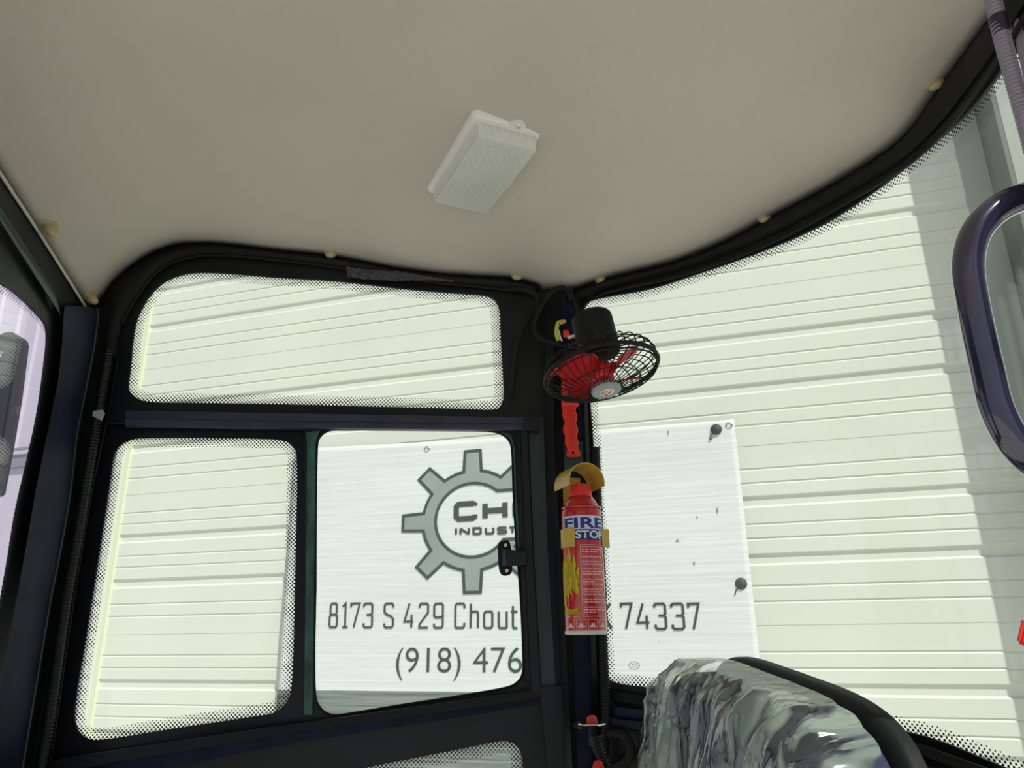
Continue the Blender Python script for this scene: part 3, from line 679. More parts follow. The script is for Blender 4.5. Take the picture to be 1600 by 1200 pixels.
# fixed left pane with a wide painted border
w2 = empty('window_2', V(SIDE.w(*SIDE.px(320, 900), -0.02)), None, None, kind='structure')
panel('painted_border', SIDE, [(150, 655), (478, 664), (478, 1145), (60, 1205), (90, 1000), (130, 740)], [win2], -0.016, 0.006, 'glassedge', w2)
window('', SIDE, win2, -0.018, 'glass', w2)
w3 = empty('window_3', V(SIDE.w(*SIDE.px(650, 900), -0.004)), None, None, kind='structure')
panel('sliding_frame', SIDE, [(474, 663), (830, 665), (850, 1090), (660, 1118), (474, 1150)], [win3], -0.002, 0.010, 'black', w3, bevel=0.0015)
window('', SIDE, win3, -0.006, 'glass', w3, dots=False, grow=8)
slab('green_edge_reflection', on(SIDE, [(478, 676), (480, 690), (478, 900), (475, 1100), (475, 1117)], 0.002), on(SIDE, [(500, 673), (493, 690), (491, 900), (488.5, 1100), (488, 1117)], 0.002), 0.002, 'green', w3, bulge=0.002, label='green glass reflection painted on the frame edge')
slab('green_corner_reflection', on(SIDE, [(775, 672.5), (798, 678), (804, 700), (809, 800), (812, 860)], 0.001), on(SIDE, [(775, 674.5), (797, 685), (801, 705), (804, 800), (809, 860)], 0.001), 0.002, 'green', w3, label='green glass reflection painted on the frame edge')
seal('rubber_seal', SIDE, list(win3[::3]), 0.0, 0.0022, parent=w3, closed=True)
w5 = window('window_4', SIDE, win5, -0.006, 'glass')
# tracks
tr = empty('trim_1', V(SIDE.w(*SIDE.px(500, 655), 0.01)), None, None, kind='structure')
slab('upper_lip', on(SIDE, [(196, 641), (400, 645), (823, 652)], 0.016), on(SIDE, [(196, 652), (400, 656.5), (823, 662)], 0.022), 0.02, 'track', tr)
slab('lower_lip', on(SIDE, [(196, 652), (400, 656.5), (823, 662)], 0.014), on(SIDE, [(196, 665), (400, 668), (823, 672)], 0.014), 0.02, 'track', tr)
slab('end_cap', on(SIDE, [(818, 652), (843, 653)], 0.024), on(SIDE, [(818, 673), (842, 674)], 0.024), 0.03, 'black', tr, n=4)
tr = empty('trim_2', V(SIDE.w(*SIDE.px(500, 1140), 0.01)), None, None, kind='structure')
slab('upper_lip', on(SIDE, [(90, 1187), (114, 1183), (472, 1129.5), (847, 1076.5)], 0.018), on(SIDE, [(90, 1206), (114, 1202), (472, 1143), (847, 1090)], 0.022), 0.02, 'black', tr)
slab('lower_lip', on(SIDE, [(90, 1206), (114, 1202), (472, 1143), (847, 1090)], 0.014), on(SIDE, [(90, 1230), (114, 1226), (472, 1159), (847, 1100)], 0.014), 0.02, 'blue_black', tr)
tr = empty('trim_3', V(SIDE.w(*SIDE.px(825, 870), 0.01)), None, None, kind='structure')
slab('inner_bar', on(SIDE, [(806, 673), (812, 860), (822, 1080)], 0.010), on(SIDE, [(813, 673), (819, 860), (829, 1080)], 0.016), 0.012, 'black', tr)
slab('outer_bar', on(SIDE, [(814, 673), (820, 860), (830, 1080)], 0.020), on(SIDE, [(824, 673), (832, 860), (845, 1080)], 0.020), 0.02, 'black', tr)
slab('trim_4', on(SIDE, [(825, 653), (834, 860), (846, 1075)], 0.006), on(SIDE, [(849, 652), (856, 860), (868, 1072)], 0.006), 0.004, 'teal', kind='structure')
# latch
lt = empty('latch', V(SIDE.w(*SIDE.px(797, 872), 0.012)), None, None)
wparent(lt, w3); lt.matrix_parent_inverse = w3.matrix_world.inverted()
bpy.data.objects.remove(lt)
lat = panel('latch', SIDE, catmull([(779, 848), (784, 845), (793, 844), (797, 848), (799, 872), (800, 893), (796, 898), (786, 899), (781, 894), (778, 870)], 3, True), [], 0.016, 0.008, 'rubber', w3, bevel=0.0015)
def sub(o, parent):   # sub-part of a part that sits at identity below its thing
    o.parent = parent; return o
kn = panel('latch_grip', SIDE, [(785, 858), (791, 859), (792, 884), (785, 884)], [], 0.022, 0.008, 'track', w3, bevel=0.001); kn.parent = lat
kn = panel('latch_bolt', SIDE, [(791, 858), (823, 861), (824, 883), (792, 884)], [], 0.030, 0.012, 'black', w3, bevel=0.001); kn.parent = lat
Rs = basis(e, np.array([0, 0, 1.0]), nn)
for u, v in [(790, 852), (792, 891.5)]:
    p = SIDE.w(*SIDE.px(u, v, 0.017), 0.017); bm = bmesh.new(); lathe(bm, [(0.0036, 0), (0.0036, 0.0015), (0.003, 0.003), (0.0015, 0.003), (0.0012, 0.001)], 16, Matrix.Translation(V(p)) @ Rs.to_4x4())
    o = bm_obj('screw', bm, 'chrome', None, True); wparent(o, w3); o.parent = lat
# rubber edging between headliner and side wall
inner = [(181, 560), (184, 530), (190, 507), (203, 481), (220, 455), (240, 430), (262, 414), (285, 405), (320, 399), (365, 400), (430, 406), (505, 415), (555, 423), (612, 433), (655, 438), (699, 443), (750, 448), (790, 453), (815, 455), (832, 460)]
outr = [(152, 545), (156, 510), (160, 480), (172, 447), (190, 429), (214, 411), (250, 391), (286, 382), (325, 381), (370, 385), (430, 393), (505, 400), (555, 408), (612, 420), (655, 426), (699, 431), (750, 434), (799, 436), (822, 441), (843, 451)]
trim = slab('trim_5', on(SIDE, outr, 0.006), on(SIDE, inner, 0.006), 0.01, 'rubber', bulge=0.014, n=90, kind='structure')
tm = [((a[0]+b[0])/2, (a[1]+b[1])/2) for a, b in zip(outr, inner)]
seal('trim_6', SIDE, inner[2:], 0.007, 0.0035, kind='structure')
slab('trim_7', on(SIDE, [(181, 560), (168, 640), (141, 760), (112, 936), (90, 1090), (75, 1200), (60, 1290)], 0.004), on(SIDE, [(186, 560), (173, 640), (146, 760), (117, 936), (95, 1090), (80, 1200), (66, 1290)], 0.004), 0.01, 'rubber', bulge=0.004, n=40, kind='structure')
# torn film on the edging
bm = bmesh.new(); NX = 60; g = []
ptop = catmull([(541, 417), (575, 421), (620, 424), (665, 431), (709, 438)], 6); pbot = catmull([(543, 433), (580, 437), (620, 439), (665, 438), (708, 440.5)], 6)
ptop = resample(ptop, NX); pbot = resample(pbot, NX)
for i in range(NX):
    row = []
    for j in range(7):
        q = ptop[i]+(pbot[i]-ptop[i])*j/6; h = 0.021+0.004*noise.noise(Vector((q[0]*0.13, q[1]*0.2, 0)))+0.002*noise.noise(Vector((q[0]*0.5, q[1]*0.6, 4)))
        row.append(bm.verts.new(V(SIDE.w(*SIDE.px(q[0], q[1], 0.021), h))))
    g.append(row)
for i in range(NX-1):
    for j in range(6): bm.faces.new((g[i][j], g[i+1][j], g[i+1][j+1], g[i][j+1]))
bmesh.ops.solidify(bm, geom=bm.faces[:], thickness=0.0006)
o = bm_obj('torn_film', bm, 'crinkle', None, False, label='torn strip of crinkled dark film on the edging above the upper side window', category='film'); rebase(o)

# ---- front wall and pillar on the left
winF = catmull([(-260, 300), (-120, 360), (-20, 435), (0, 443), (22, 456), (58, 490), (72, 508), (75, 528), (72, 565), (60, 650), (45, 720), (27, 760+40), (14, 880), (0, 958), (-60, 1230), (-150, 1330), (-400, 1250), (-480, 700)], 4, True)
panel('wall_front', FRONT, [(176, 470), (150, 458), (105, 420), (0, 255), (-140, 38), (-420, -380), (-900, -300), (-900, 1700), (-40, 1500), (50, 1290), (100, 760), (150, 560)], [winF], 0.0, 0.004, 'black', kind='structure')
window('window_5', FRONT, winF, -0.004, 'glassf', fw_=0.014)
slab('trim_8', on(FRONT, [(-90, 180), (0, 322), (85, 455)], 0.012), on(FRONT, [(-90, 205), (0, 345), (95, 492)], 0.012), 0.01, 'teal', bulge=0.004, kind='structure')
slab('trim_9', on(FRONT, [(-140, 48), (0, 265), (60, 357), (138, 482)], 0.003), on(FRONT, [(-143, 54), (0, 273), (60, 364), (137, 487)], 0.004), 0.006, 'headedge', n=30, kind='structure')
ridge = [(101, 478), (99, 500), (97, 540), (90, 600), (75, 672), (56, 765), (38, 870), (22, 958), (0, 1079), (-24, 1200), (-36, 1260)]
green = [(153, 482), (152, 500), (146, 545), (132, 618), (120, 680), (110, 765), (96, 850), (79, 936), (58, 1060), (35, 1200), (25, 1260)]
redge = [(183, 470), (181, 500), (178, 550), (165, 635), (155, 690), (141, 765), (127, 850), (112, 936), (94, 1070), (75, 1200), (65, 1260)]
A = on(FRONT, ridge, 0.015); B = on(SIDE, green, 0.045); Cg = on(SIDE, green, 0.040); Dg = on(SIDE, redge, 0.012)
pil = empty('trim_10', V(B[0]), None, None, kind='structure')
slab('pillar_face', A, B, 0.02, 'blue_black', pil, bulge=0.006, n=50)
seal('pillar_edge_highlight', SIDE, green, 0.046, 0.0022, 'teal', pil)  # greenish highlight along the pillar edge, put in as a teal bead
gmid = [((a[0]*2+b[0])/3, (a[1]*2+b[1])/3) for a, b in zip(green, redge)]
slab('pillar_return', Cg, on(SIDE, gmid, 0.016), 0.01, 'black', pil, n=50)
slab('pillar_channel', on(SIDE, gmid, 0.014), on(SIDE, redge, 0.012), 0.01, 'black', pil, n=50)
hs = [((a[0]+b[0]*1.5)/2.5, (a[1]+b[1]*1.5)/2.5) for a, b in zip(gmid, redge)]
ho = tube('corrugated_hose', on(SIDE, hs[2:], 0.020), 0.0095, 'bconduit', None, seg=12, corr=0.0007, pitch=0.006,
     label='black corrugated hose running down the front pillar below the pale clip', category='hose'); rebase(ho)
p = panel('tape_tab', SIDE, [(145, 642), (160, 640), (163, 646), (158, 657), (144, 650)], [], 0.034, 0.003, 'tab', bevel=0.0005, label='small pale tape tab across the hose on the front pillar', category='clip'); rebase(p)
# mirror outside the front glass
def at_d(u, v, d): r = ray(u, v); return r*(d/np.linalg.norm(r))
mo = [(-60, 560), (-20, 535), (0, 521), (10, 517), (22, 519), (28, 527), (26, 545), (16, 620), (2, 700), (-12, 770), (-60, 780)]
Pm = [at_y(u, v, 1.75) for u, v in mo]; bm = bmesh.new(); a = [bm.verts.new(V(p)) for p in Pm]; bm.faces.new(a)
r = bmesh.ops.extrude_face_region(bm, geom=bm.faces[:])
for v in [q for q in r['geom'] if isinstance(q, bmesh.types.BMVert)]: v.co += Vector((0.0, 0.05, 0))
bmesh.ops.bevel(bm, geom=bm.edges[:], offset=0.004, segments=2, affect='EDGES'); bmesh.ops.recalc_face_normals(bm, faces=bm.faces)
MT['mirror'] = mat('dark_violet_plastic', (0.045, 0.045, 0.06), 0.5)
mr = empty('side_mirror', V(at_y(-10, 620, 1.75)), 'dark round-topped mirror housing outside the front glass at the left edge', 'mirror')
o = bm_obj('housing', bm, 'mirror'); wparent(o, mr)
tube('stay', [at_y(-30, 600, 1.72), at_y(-5, 553, 1.73), at_y(4, 551, 1.74), at_y(-2, 560, 1.75)], 0.004, 'chrome', mr, seg=8)
tube('arm', [at_y(-30, 760, 1.77), at_y(-40, 860, 1.7), at_y(-30, 1000, 1.6), FRONT.w(*FRONT.px(-40, 1200, -.03), -.03)], 0.012, 'mirror', mr, seg=10)

# ---- rear wall: bowed glass
win4 = catmull([(911, 484), (913, 478.5), (918, 472), (926, 468), (940, 465), (960, 461), (1015, 451), (1105, 422), (1195, 390), (1285, 350), (1375, 291), (1465, 217), (1510, 176), (1564, 109), (1610, 45), (1650, -20)], 4)
win4b = catmull([(1760, 40), (1780, 600), (1790, 1180), (1770, 1262), (1700, 1258), (1600, 1214), (1545, 1190), (1442, 1150), (1240, 1112), (1037, 1076), (995, 1072), (962, 1067), (952, 1062), (947.5, 1052), (946, 1030), (945, 990), (936, 850), (926, 690), (918, 590)], 4)
win4 = np.vstack([win4, win4b])
top_out = [(840, 440)]+[(u, v-12) for u, v in ceil_rear_px]+[(1600, -60), (1700, -230)]
panel('wall_rear', REAR, top_out+[(1980, -250), (2050, 600), (2100, 1500), (1300, 1420), (1000, 1330), (900, 1320), (880, 900), (850, 600)], [win4], 0.0, 0.005, 'black', kind='structure')
window('window_6', REAR, win4, -0.008, 'glass', fw_=0.017)
et = catmull([(897, 455), (943, 438), (1053, 411), (1130, 380), (1205, 340), (1308, 285), (1409, 217), (1454, 157), (1486, 112), (1546, 29), (1600, -60)], 4)
im = catmull([(902, 470), (945, 453), (1053, 425), (1135, 397), (1215, 362), (1318, 306), (1418, 241), (1474, 185), (1508, 142), (1566, 60), (1615, -20)], 4)
slab('trim_11', on(REAR, et, 0.004), on(REAR, im, 0.004), 0.01, 'rubber', bulge=0.012, n=100, kind='structure')
seal('trim_12', REAR, [(930, 463), (950, 456), (1060, 431), (1143, 404), (1224, 370), (1328, 313), (1428, 249), (1482, 197), (1516, 153), (1574, 70), (1620, -5)], 0.006, 0.0035, kind='structure')
w6 = bpy.data.objects['window_6']; w6x, w6z = REAR.px(991, 1040, -0.005)
def mk(pts, cl=False):
    bm = bmesh.new(); stroke(bm, [(w6x+x, w6z+y) for x, y in pts], 0.0009, cl); me = bpy.data.meshes.new('m'); bm.to_mesh(me); bm.free(); map_mesh(me, REAR, -0.005, 0)
    return me
bmc = bmesh.new()
mks = [mk([(0.0095*math.cos(t), 0.0062*math.sin(t)) for t in np.linspace(0, 2*math.pi, 33)[:-1]], True)]
for cx_ in (-0.0040, -0.0002, 0.0038): mks.append(mk([(cx_+0.0021*math.cos(t), 0.0030*math.sin(t)) for t in np.linspace(math.radians(-130), math.radians(130), 12)]))
for me in mks: bmc.from_mesh(me)
o = bm_obj('approval_mark', bmc, 'ink'); wparent(o, w6)
# bottom rails under the rear glass
def rl(name, top_, bot_, h0, h1, m): return slab(name, on(REAR, top_, h0), on(REAR, bot_, h1), 0.012, m, n=40, kind='structure')
rl('trim_13', [(948, 1078), (990, 1085), (1240, 1125), (1442, 1165), (1600, 1222)], [(950, 1094), (990, 1099), (1240, 1140), (1442, 1181), (1600, 1240)], 0.012, 0.016, 'rubber')
rl('trim_14', [(950, 1103), (1025, 1112), (1240, 1150), (1442, 1195), (1600, 1255)], [(950, 1120), (1020, 1126), (1240, 1166), (1442, 1212), (1600, 1275)], 0.022, 0.020, 'blue_black')
rl('trim_15', [(950, 1122), (1022, 1130), (1240, 1170), (1442, 1218), (1600, 1280)], [(950, 1135), (1018, 1141), (1240, 1184), (1442, 1232), (1600, 1295)], 0.030, 0.028, 'blue_black')
# corner pillar between side and rear
cp = empty('trim_16', V(SIDE.w(*SIDE.px(890, 1200), 0.0)), None, None, kind='structure')
slab('pillar_box', on(SIDE, [(850, 458), (855, 700), (867, 900), (885, 1210), (890, 1300)], 0.03), on(SIDE, [(866, 458), (866, 700), (878, 900), (895, 1210), (900, 1300)], 0.045), 0.03, 'black', cp)
slab('pillar_groove', on(SIDE, [(866, 458), (866, 700), (878, 900), (895, 1210), (900, 1300)], 0.02), on(SIDE, [(885, 458), (880, 700), (892, 900), (903, 1210), (908, 1300)], 0.02), 0.02, 'rubber', cp)
slab('pillar_plate', on(SIDE, [(878, 470), (880, 700), (892, 900), (903, 1210), (908, 1300)], 0.03), on(SIDE, [(906, 470), (915, 700), (920, 900), (928, 1210), (933, 1300)], 0.025), 0.02, 'blue_black', cp)
slab('pillar_lip', on(SIDE, [(896, 460), (908, 480), (915, 700), (920, 900), (928, 1210), (933, 1300)], 0.03), on(SIDE, [(902, 462), (914, 500), (921, 700), (928, 900), (938, 1210), (943, 1300)], 0.022), 0.015, 'rubber', cp)
slab('pillar_foot', on(SIDE, [(843, 1074), (868, 1320)], 0.02), on(SIDE, [(884, 1070), (895, 1320)], 0.02), 0.02, 'black', cp)
# floor and lower shell of the cab, out of sight below the frame
bm = bmesh.new(); lo = [bm.verts.new(V((p[0], p[1], -1.15))) for p in bound[::4]]; bm.faces.new(lo)
r = bmesh.ops.extrude_face_region(bm, geom=bm.faces[:])
for v in [q for q in r['geom'] if isinstance(q, bmesh.types.BMVert)]: v.co.z -= 0.03
bmesh.ops.recalc_face_normals(bm, faces=bm.faces)
bm_obj('floor', bm, 'rubber', kind='structure')

# ================================================================== headliner clips
clip_me = []
bm = bmesh.new(); lathe(bm, [(0.0002, 0.0095), (0.004, 0.0092), (0.0072, 0.0075), (0.0088, 0.0048), (0.0090, 0.0030), (0.0082, 0.0022), (0.0080, -0.002)], 24); 
for v in bm.verts: v.co.y *= 0.72
me_head = bpy.data.meshes.new('head'); bm.to_mesh(me_head); bm.free()
bm = bmesh.new(); lathe(bm, [(0.0103, 0.0025), (0.0108, 0.0012), (0.0105, -0.002)], 24)
for v in bm.verts: v.co.y *= 0.74
me_col = bpy.data.meshes.new('collar'); bm.to_mesh(me_col); bm.free()
clips = [(77, 352, 80, 'largest ivory fastener on the headliner beside the front edge at far left', 1.0), (139, 462, 75, 'ivory fastener in the pointed left corner of the headliner', 0.95), (517, 398, 0, 'ivory fastener above the upper side window left of the torn film', 1.05),
         (808, 433, 0, 'ivory fastener on the headliner edge just left of the corner pillar', 1.0), (938, 439, -60, 'tilted ivory fastener on the headliner edge above the fan motor', .95), (1194, 344, -20, 'ivory fastener midway along the bowed rear headliner edge', .85), (1461, 134, -35, 'ivory fastener at the upper right end of the headliner', .85)]
c0 = None
for i, (u, v, ang, lab, sc) in enumerate(clips):
    p = ceil_px(u, v) if i not in (2, 3, 4, 5, 6) else ceil_px(u, v-3)
    ez = 0.004; gx = (ceil_z(p[0]+ez, p[1])-ceil_z(p[0]-ez, p[1]))/(2*ez); gy = (ceil_z(p[0], p[1]+ez)-ceil_z(p[0], p[1]-ez))/(2*ez)
    nz = -Vector((-gx, -gy, 1)).normalized()
    nz = (nz*0.7+Vector(-p/np.linalg.norm(p))*0.25+Vector((0, 0, -0.2))).normalized() if i < 2 else nz
    if i > 1: nz = (nz*0.8+Vector(-p/np.linalg.norm(p))*0.45).normalized()
    ax = Vector((math.cos(math.radians(ang)), math.sin(math.radians(ang)), 0)); ax = (ax-nz*ax.dot(nz)).normalized(); ay = nz.cross(ax)
    o = empty('headliner_clip', V(p), lab, 'clip', 'headliner clips', basis(ax, ay, nz)); sc *= 1.5 if i < 2 else 1.2; o.scale = (sc, sc, sc*(1.7 if i < 2 else 1.0))
    if i == 0:
        h1 = link('head', me_head, 'clip', o, True); h2 = link('collar', me_col, 'clip', o, True); c0 = (h1, h2)
    else:
        for q in c0: d = q.copy(); C.objects.link(d); d.parent = o
# ================================================================== dome light
A = ceil_px(740, 175); B = ceil_px(856, 203); Dd = ceil_px(665, 296)
z0 = (A[2]+B[2]+Dd[2])/3; A = at_z(740, 175, z0); B = at_z(856, 203, z0); Dd = at_z(665, 296, z0)
lx = Dd-A; Lx = np.linalg.norm(lx); lx /= Lx; ly = (B-A); ly -= lx*ly.dot(lx); Ly = np.linalg.norm(ly); ly /= Ly
cen_l = A+lx*Lx/2+ly*Ly/2
lz = Vector(lx).cross(Vector(ly)); flip = lz.z > 0
Rl = basis(lx, ly if not flip else ly, (lz if not flip else lz))
if flip: Rl = basis(lx, -ly, -np.array(lz))
dl = empty('dome_light', V(cen_l), 'rectangular white dome lamp with a ribbed clear lens on the headliner', 'lamp', None, Rl)
sy = -1 if flip else 1     # local y towards B side
def rr(hx, hy, r, n=6):
    out = []
    for cx_, cy_, a in ((hx-r, hy-r, 0), (-hx+r, hy-r, 90), (-hx+r, -hy+r, 180), (hx-r, -hy+r, 270)):
        for k in range(n+1): t = math.radians(a+90*k/n); out.append((cx_+r*math.cos(t), cy_+r*math.sin(t)))
    return out
def loft(layers, name, m, parent, capb=True, capt=True, smooth=True):
    bm = bmesh.new(); R_ = []
    for pts, z in layers: R_.append([bm.verts.new((x, y, z)) for x, y in pts])
    n = len(R_[0])
    for i in range(len(R_)-1):
        for k in range(n): bm.faces.new((R_[i][k], R_[i][(k+1) % n], R_[i+1][(k+1) % n], R_[i+1][k]))
    if capb: bm.faces.new(R_[0][::-1])
    if capt: bm.faces.new(R_[-1])
    bmesh.ops.recalc_face_normals(bm, faces=bm.faces)
    o = bm_obj(name, bm, m, parent, smooth); autosmooth(o, 40); return o
hx, hy = Lx/2, Ly/2
loft([(rr(hx, hy, .010), -0.012), (rr(hx, hy, .010), 0.002), (rr(hx-.002, hy-.002, .009), 0.005), (rr(hx-.008, hy-.008, .006), 0.006)], 'base', 'lampwhite', dl)
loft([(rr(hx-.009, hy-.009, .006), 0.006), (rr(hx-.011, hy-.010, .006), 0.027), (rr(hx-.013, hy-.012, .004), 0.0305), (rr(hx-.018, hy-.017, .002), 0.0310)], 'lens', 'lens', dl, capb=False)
for q in (-1, 1): bm = bmesh.new(); box(bm, (q*(hx-.03), 0, .012), (.006, Ly*.55, .008)); bm_obj('lamp_holder', bm, 'chrome', dl)
bm = bmesh.new(); lathe(bm, [(.001, -.030), (.005, -.028), (.005, .028), (.001, .030)], 12, Matrix.Translation((0, 0, .012)) @ Matrix.Rotation(math.pi/2, 4, 'Y')); bm_obj('bulb', bm, 'white', dl, True)
tab = [(-hx+.004, -.014), (-hx-.002, -.0125), (-hx-.009, -.008), (-hx-.012, 0), (-hx-.009, .008), (-hx-.002, .0125), (-hx+.004, .014)]
ty = sy*0.012
tb = [(x, y+ty) for x, y in tab]; loft([(tb, -0.006), (tb, 0.005)], 'mounting_tab', 'lampwhite', dl)
bm = bmesh.new(); lathe(bm, [(.0001, .0085), (.003, .008), (.0048, .006), (.005, .004)], 16, Matrix.Translation((-hx-.003, ty, 0))); sc_ = bm_obj('screw', bm, 'chrome', dl, True)
bm = bmesh.new(); box(bm, (hx*0.15, sy*(hy-.006), .016), (.018, .008, .008), None, .001)
bm_obj('switch', bm, 'offwhite', dl)

# ================================================================== fan
fc = at_y(940, 582, 1.17); vd = -fc/np.linalg.norm(fc)                      # towards the camera
camr = M3[:, 0]; camu = M3[:, 1]
ax = camr*0.25-camu*0.97; ax -= vd*ax.dot(vd); ax /= np.linalg.norm(ax)
az = ax*math.sin(math.radians(64))+vd*math.cos(math.radians(64)); az /= np.linalg.norm(az)
fx = np.cross(az, vd); fx /= np.linalg.norm(fx); fy = np.cross(az, fx)
fan = empty('cab_fan', V(fc), 'small black caged fan with red blades on the corner pillar', 'fan', None, basis(fx, fy, az))
RF = 89/F*np.linalg.norm(fc)
def ftube(pts, r, bm, seg=6, closed=False):
    P = np.array(pts); n = len(P); T = (np.roll(P, -1, 0)-np.roll(P, 1, 0)) if closed else np.gradient(P, axis=0); T /= np.linalg.norm(T, axis=1)[:, None]
    R_ = []
    for i in range(n):
        a = np.array([0, 0, 1.0]) if abs(T[i][2]) < 0.95 else np.array([1.0, 0, 0]); U = np.cross(T[i], a); U /= np.linalg.norm(U); W = np.cross(T[i], U)
        R_.append([bm.verts.new(P[i]+r*(math.cos(k*2*math.pi/seg)*U+math.sin(k*2*math.pi/seg)*W)) for k in range(seg)])
    for i in range(n if closed else n-1):
        for k in range(seg): bm.faces.new((R_[i][k], R_[i][(k+1) % seg], R_[(i+1) % n][(k+1) % seg], R_[(i+1) % n][k]))
def circ(r, z, n=64): return [(r*math.cos(2*math.pi*k/n), r*math.sin(2*math.pi*k/n), z) for k in range(n)]
bm = bmesh.new(); ftube(circ(RF, 0.0), 0.0036, bm, 8, True); bm_obj('cage_rim', bm, 'rubber', fan, True)
bm = bmesh.new()
def fr_z(r): return 0.004+0.028*(1-(r/RF)**2.2)
for k in range(38):
    t = 2*math.pi*k/38; pts = []
    for q in np.linspace(RF, 0.024, 9): tw = t+0.35*(1-q/RF); pts.append((q*math.cos(tw), q*math.sin(tw), fr_z(q)))
    ftube(pts, 0.0009, bm, 5)
ftube(circ(RF*0.62, fr_z(RF*0.62)), 0.0009, bm, 5, True); ftube(circ(RF*0.97, 0.008), 0.0012, bm, 5, True)
bm_obj('front_grille', bm, 'rubber', fan, True)
bm = bmesh.new()
for k in range(30):
    t = 2*math.pi*k/30; pts = [(RF*math.cos(t), RF*math.sin(t), 0), (RF*1.0*math.cos(t), RF*math.sin(t), -0.014), (RF*.9*math.cos(t), RF*.9*math.sin(t), -0.026), (RF*.35*math.cos(t), RF*.35*math.sin(t), -0.034)]
    ftube(catmull(pts, 4), 0.0011, bm, 5)
ftube(circ(RF*0.98, -0.016), 0.0012, bm, 5, True); ftube(circ(RF*0.7, -0.0295), 0.001, bm, 5, True)
bm_obj('rear_grille', bm, 'rubber', fan, True)
bm = bmesh.new(); lathe(bm, [(0.0235, 0.026), (0.0245, 0.030), (0.0235, 0.036), (0.021, 0.037)], 40, None, True, False); lathe(bm, [(0.021, 0.037), (0.020, 0.0362), (0.001, 0.0362)], 40, None, False, True); hubp = bm_obj('hub_cap', bm, 'gearfill', fan, True)
bm = bmesh.new(); lathe(bm, [(0.0125, 0.0362), (0.0122, 0.0372), (0.001, 0.0374)], 32); bdg = bm_obj('badge', bm, 'offwhite', hubp, True)
bm = bmesh.new()
for k in range(3):
    pts = []; t0 = k*2*math.pi/3
    for q in np.linspace(0, 1.7, 8): rr_ = 0.003+0.0055*q/1.7; pts.append((rr_*math.cos(t0+q), rr_*math.sin(t0+q), 0.0377))
    ftube(pts, 0.0009, bm, 5)
bm_obj('badge_mark', bm, 'red', hubp, True)
# blades: four swept, twisted
bm = bmesh.new(); lathe(bm, [(0.018, -0.012), (0.018, 0.012), (0.014, 0.016)], 32)
bm_obj('blade_hub', bm, 'fanred', fan, True)
for kb in range(4):
    bm = bmesh.new(); NA, NRr = 12, 12; gg = []; t0 = math.radians(20+90*kb)
    for i in range(NRr+1):
        r_ = 0.014+(RF*0.86-0.014)*i/NRr; row = []
        wdt = 0.62+0.30*math.sin(math.pi*i/NRr); sweep = 0.5*(i/NRr)**1.5; taper = 1 if i < NRr-2 else [0.93, 0.8, 0.55][i-(NRr-2)]
        for j in range(NA+1):
            a_ = t0+sweep+wdt*taper*(j/NA-0.5); z = 0.014*(j/NA-0.5)*2*(1-0.35*i/NRr)+0.002*math.sin(math.pi*j/NA)
            row.append(bm.verts.new((r_*math.cos(a_), r_*math.sin(a_), z)))
        gg.append(row)
    for i in range(NRr):
        for j in range(NA): bm.faces.new((gg[i][j], gg[i+1][j], gg[i+1][j+1], gg[i][j+1]))
    bmesh.ops.solidify(bm, geom=bm.faces[:], thickness=0.0014); bmesh.ops.recalc_face_normals(bm, faces=bm.faces)
    bm_obj('blade', bm, 'fanred', fan, True)
bm = bmesh.new(); MO = 0.034
lathe(bm, [(0.012, -0.030), (MO*.95, -0.033), (MO, -0.038), (MO*1.02, -0.098), (MO*1.0, -0.103), (MO*0.95, -0.105), (MO*0.3, -0.106)], 40)
for v in bm.verts: v.co.x -= 0.006
mot = bm_obj('motor_housing', bm, 'rubber', fan, True); autosmooth(mot, 40)
bm = bmesh.new(); lathe(bm, [(0.003, 0.0), (0.003, 0.012), (0.0022, 0.014)], 10, Matrix.Translation((MO-.008, -.006, -0.075)) @ Matrix.Rotation(math.pi/2, 4, 'Y')); bm_obj('swing_pin', bm, 'offwhite', mot, True)
# bracket from the motor to the pillar
tube('bracket', [fc-az*0.07+fx*0, at_y(893, 545, 1.27), SIDE.w(*SIDE.px(889, 560, 0.03), 0.03)], 0.008, 'rubber', fan, seg=10)
tube('fan_arm', [fc-az*0.02, at_y(905, 585, 1.25), SIDE.w(*SIDE.px(893, 600, 0.03), 0.03)], 0.006, 'rubber', fan, seg=10)

# ================================================================== cables, connectors
cb = tube('cable', [SIDE.w(*SIDE.px(u, v, 0.05), 0.05) for u, v in [(893, 470), (884, 452), (873, 451), (857, 461), (843, 483), (835, 502), (834, 515), (842, 527), (860, 535), (884, 541)]], 0.0055, 'rubber', None, label='thick black cable looping from the corner to the fan', category='cable'); rebase(cb)
cb = tube('cable', [SIDE.w(*SIDE.px(u, v, 0.04), 0.04) for u, v in [(790, 452), (818, 452), (836, 459), (842, 474), (830, 494), (815, 519), (808, 542), (804, 575), (800, 610)]], 0.0045, 'rubber', None, label='thin black cable drooping down the dark panel right of the upper side window', category='cable'); rebase(cb)
cb = tube('cable', [SIDE.w(*SIDE.px(u, v, 0.05), 0.05) for u, v in [(891, 452), (899, 478), (905, 505), (903, 535)]], 0.005, 'rubber', None, label='short straight black cable behind the fan motor', category='cable'); rebase(cb)
cn = empty('wire_connector', V(SIDE.w(*SIDE.px(876, 515, .055), .055)), 'yellow green wire connector beside the fan motor', 'connector')
tube('yellow_wire', [SIDE.w(*SIDE.px(u, v, 0.055), 0.055) for u, v in [(881, 503), (873, 504), (870, 512), (870, 524), (873, 532)]], 0.0042, 'yellowgreen', cn, seg=10)
tube('tan_wire', [SIDE.w(*SIDE.px(u, v, 0.06), 0.06) for u, v in [(874, 506), (880, 502), (884, 503)]], 0.0035, 'gold', cn, seg=10)
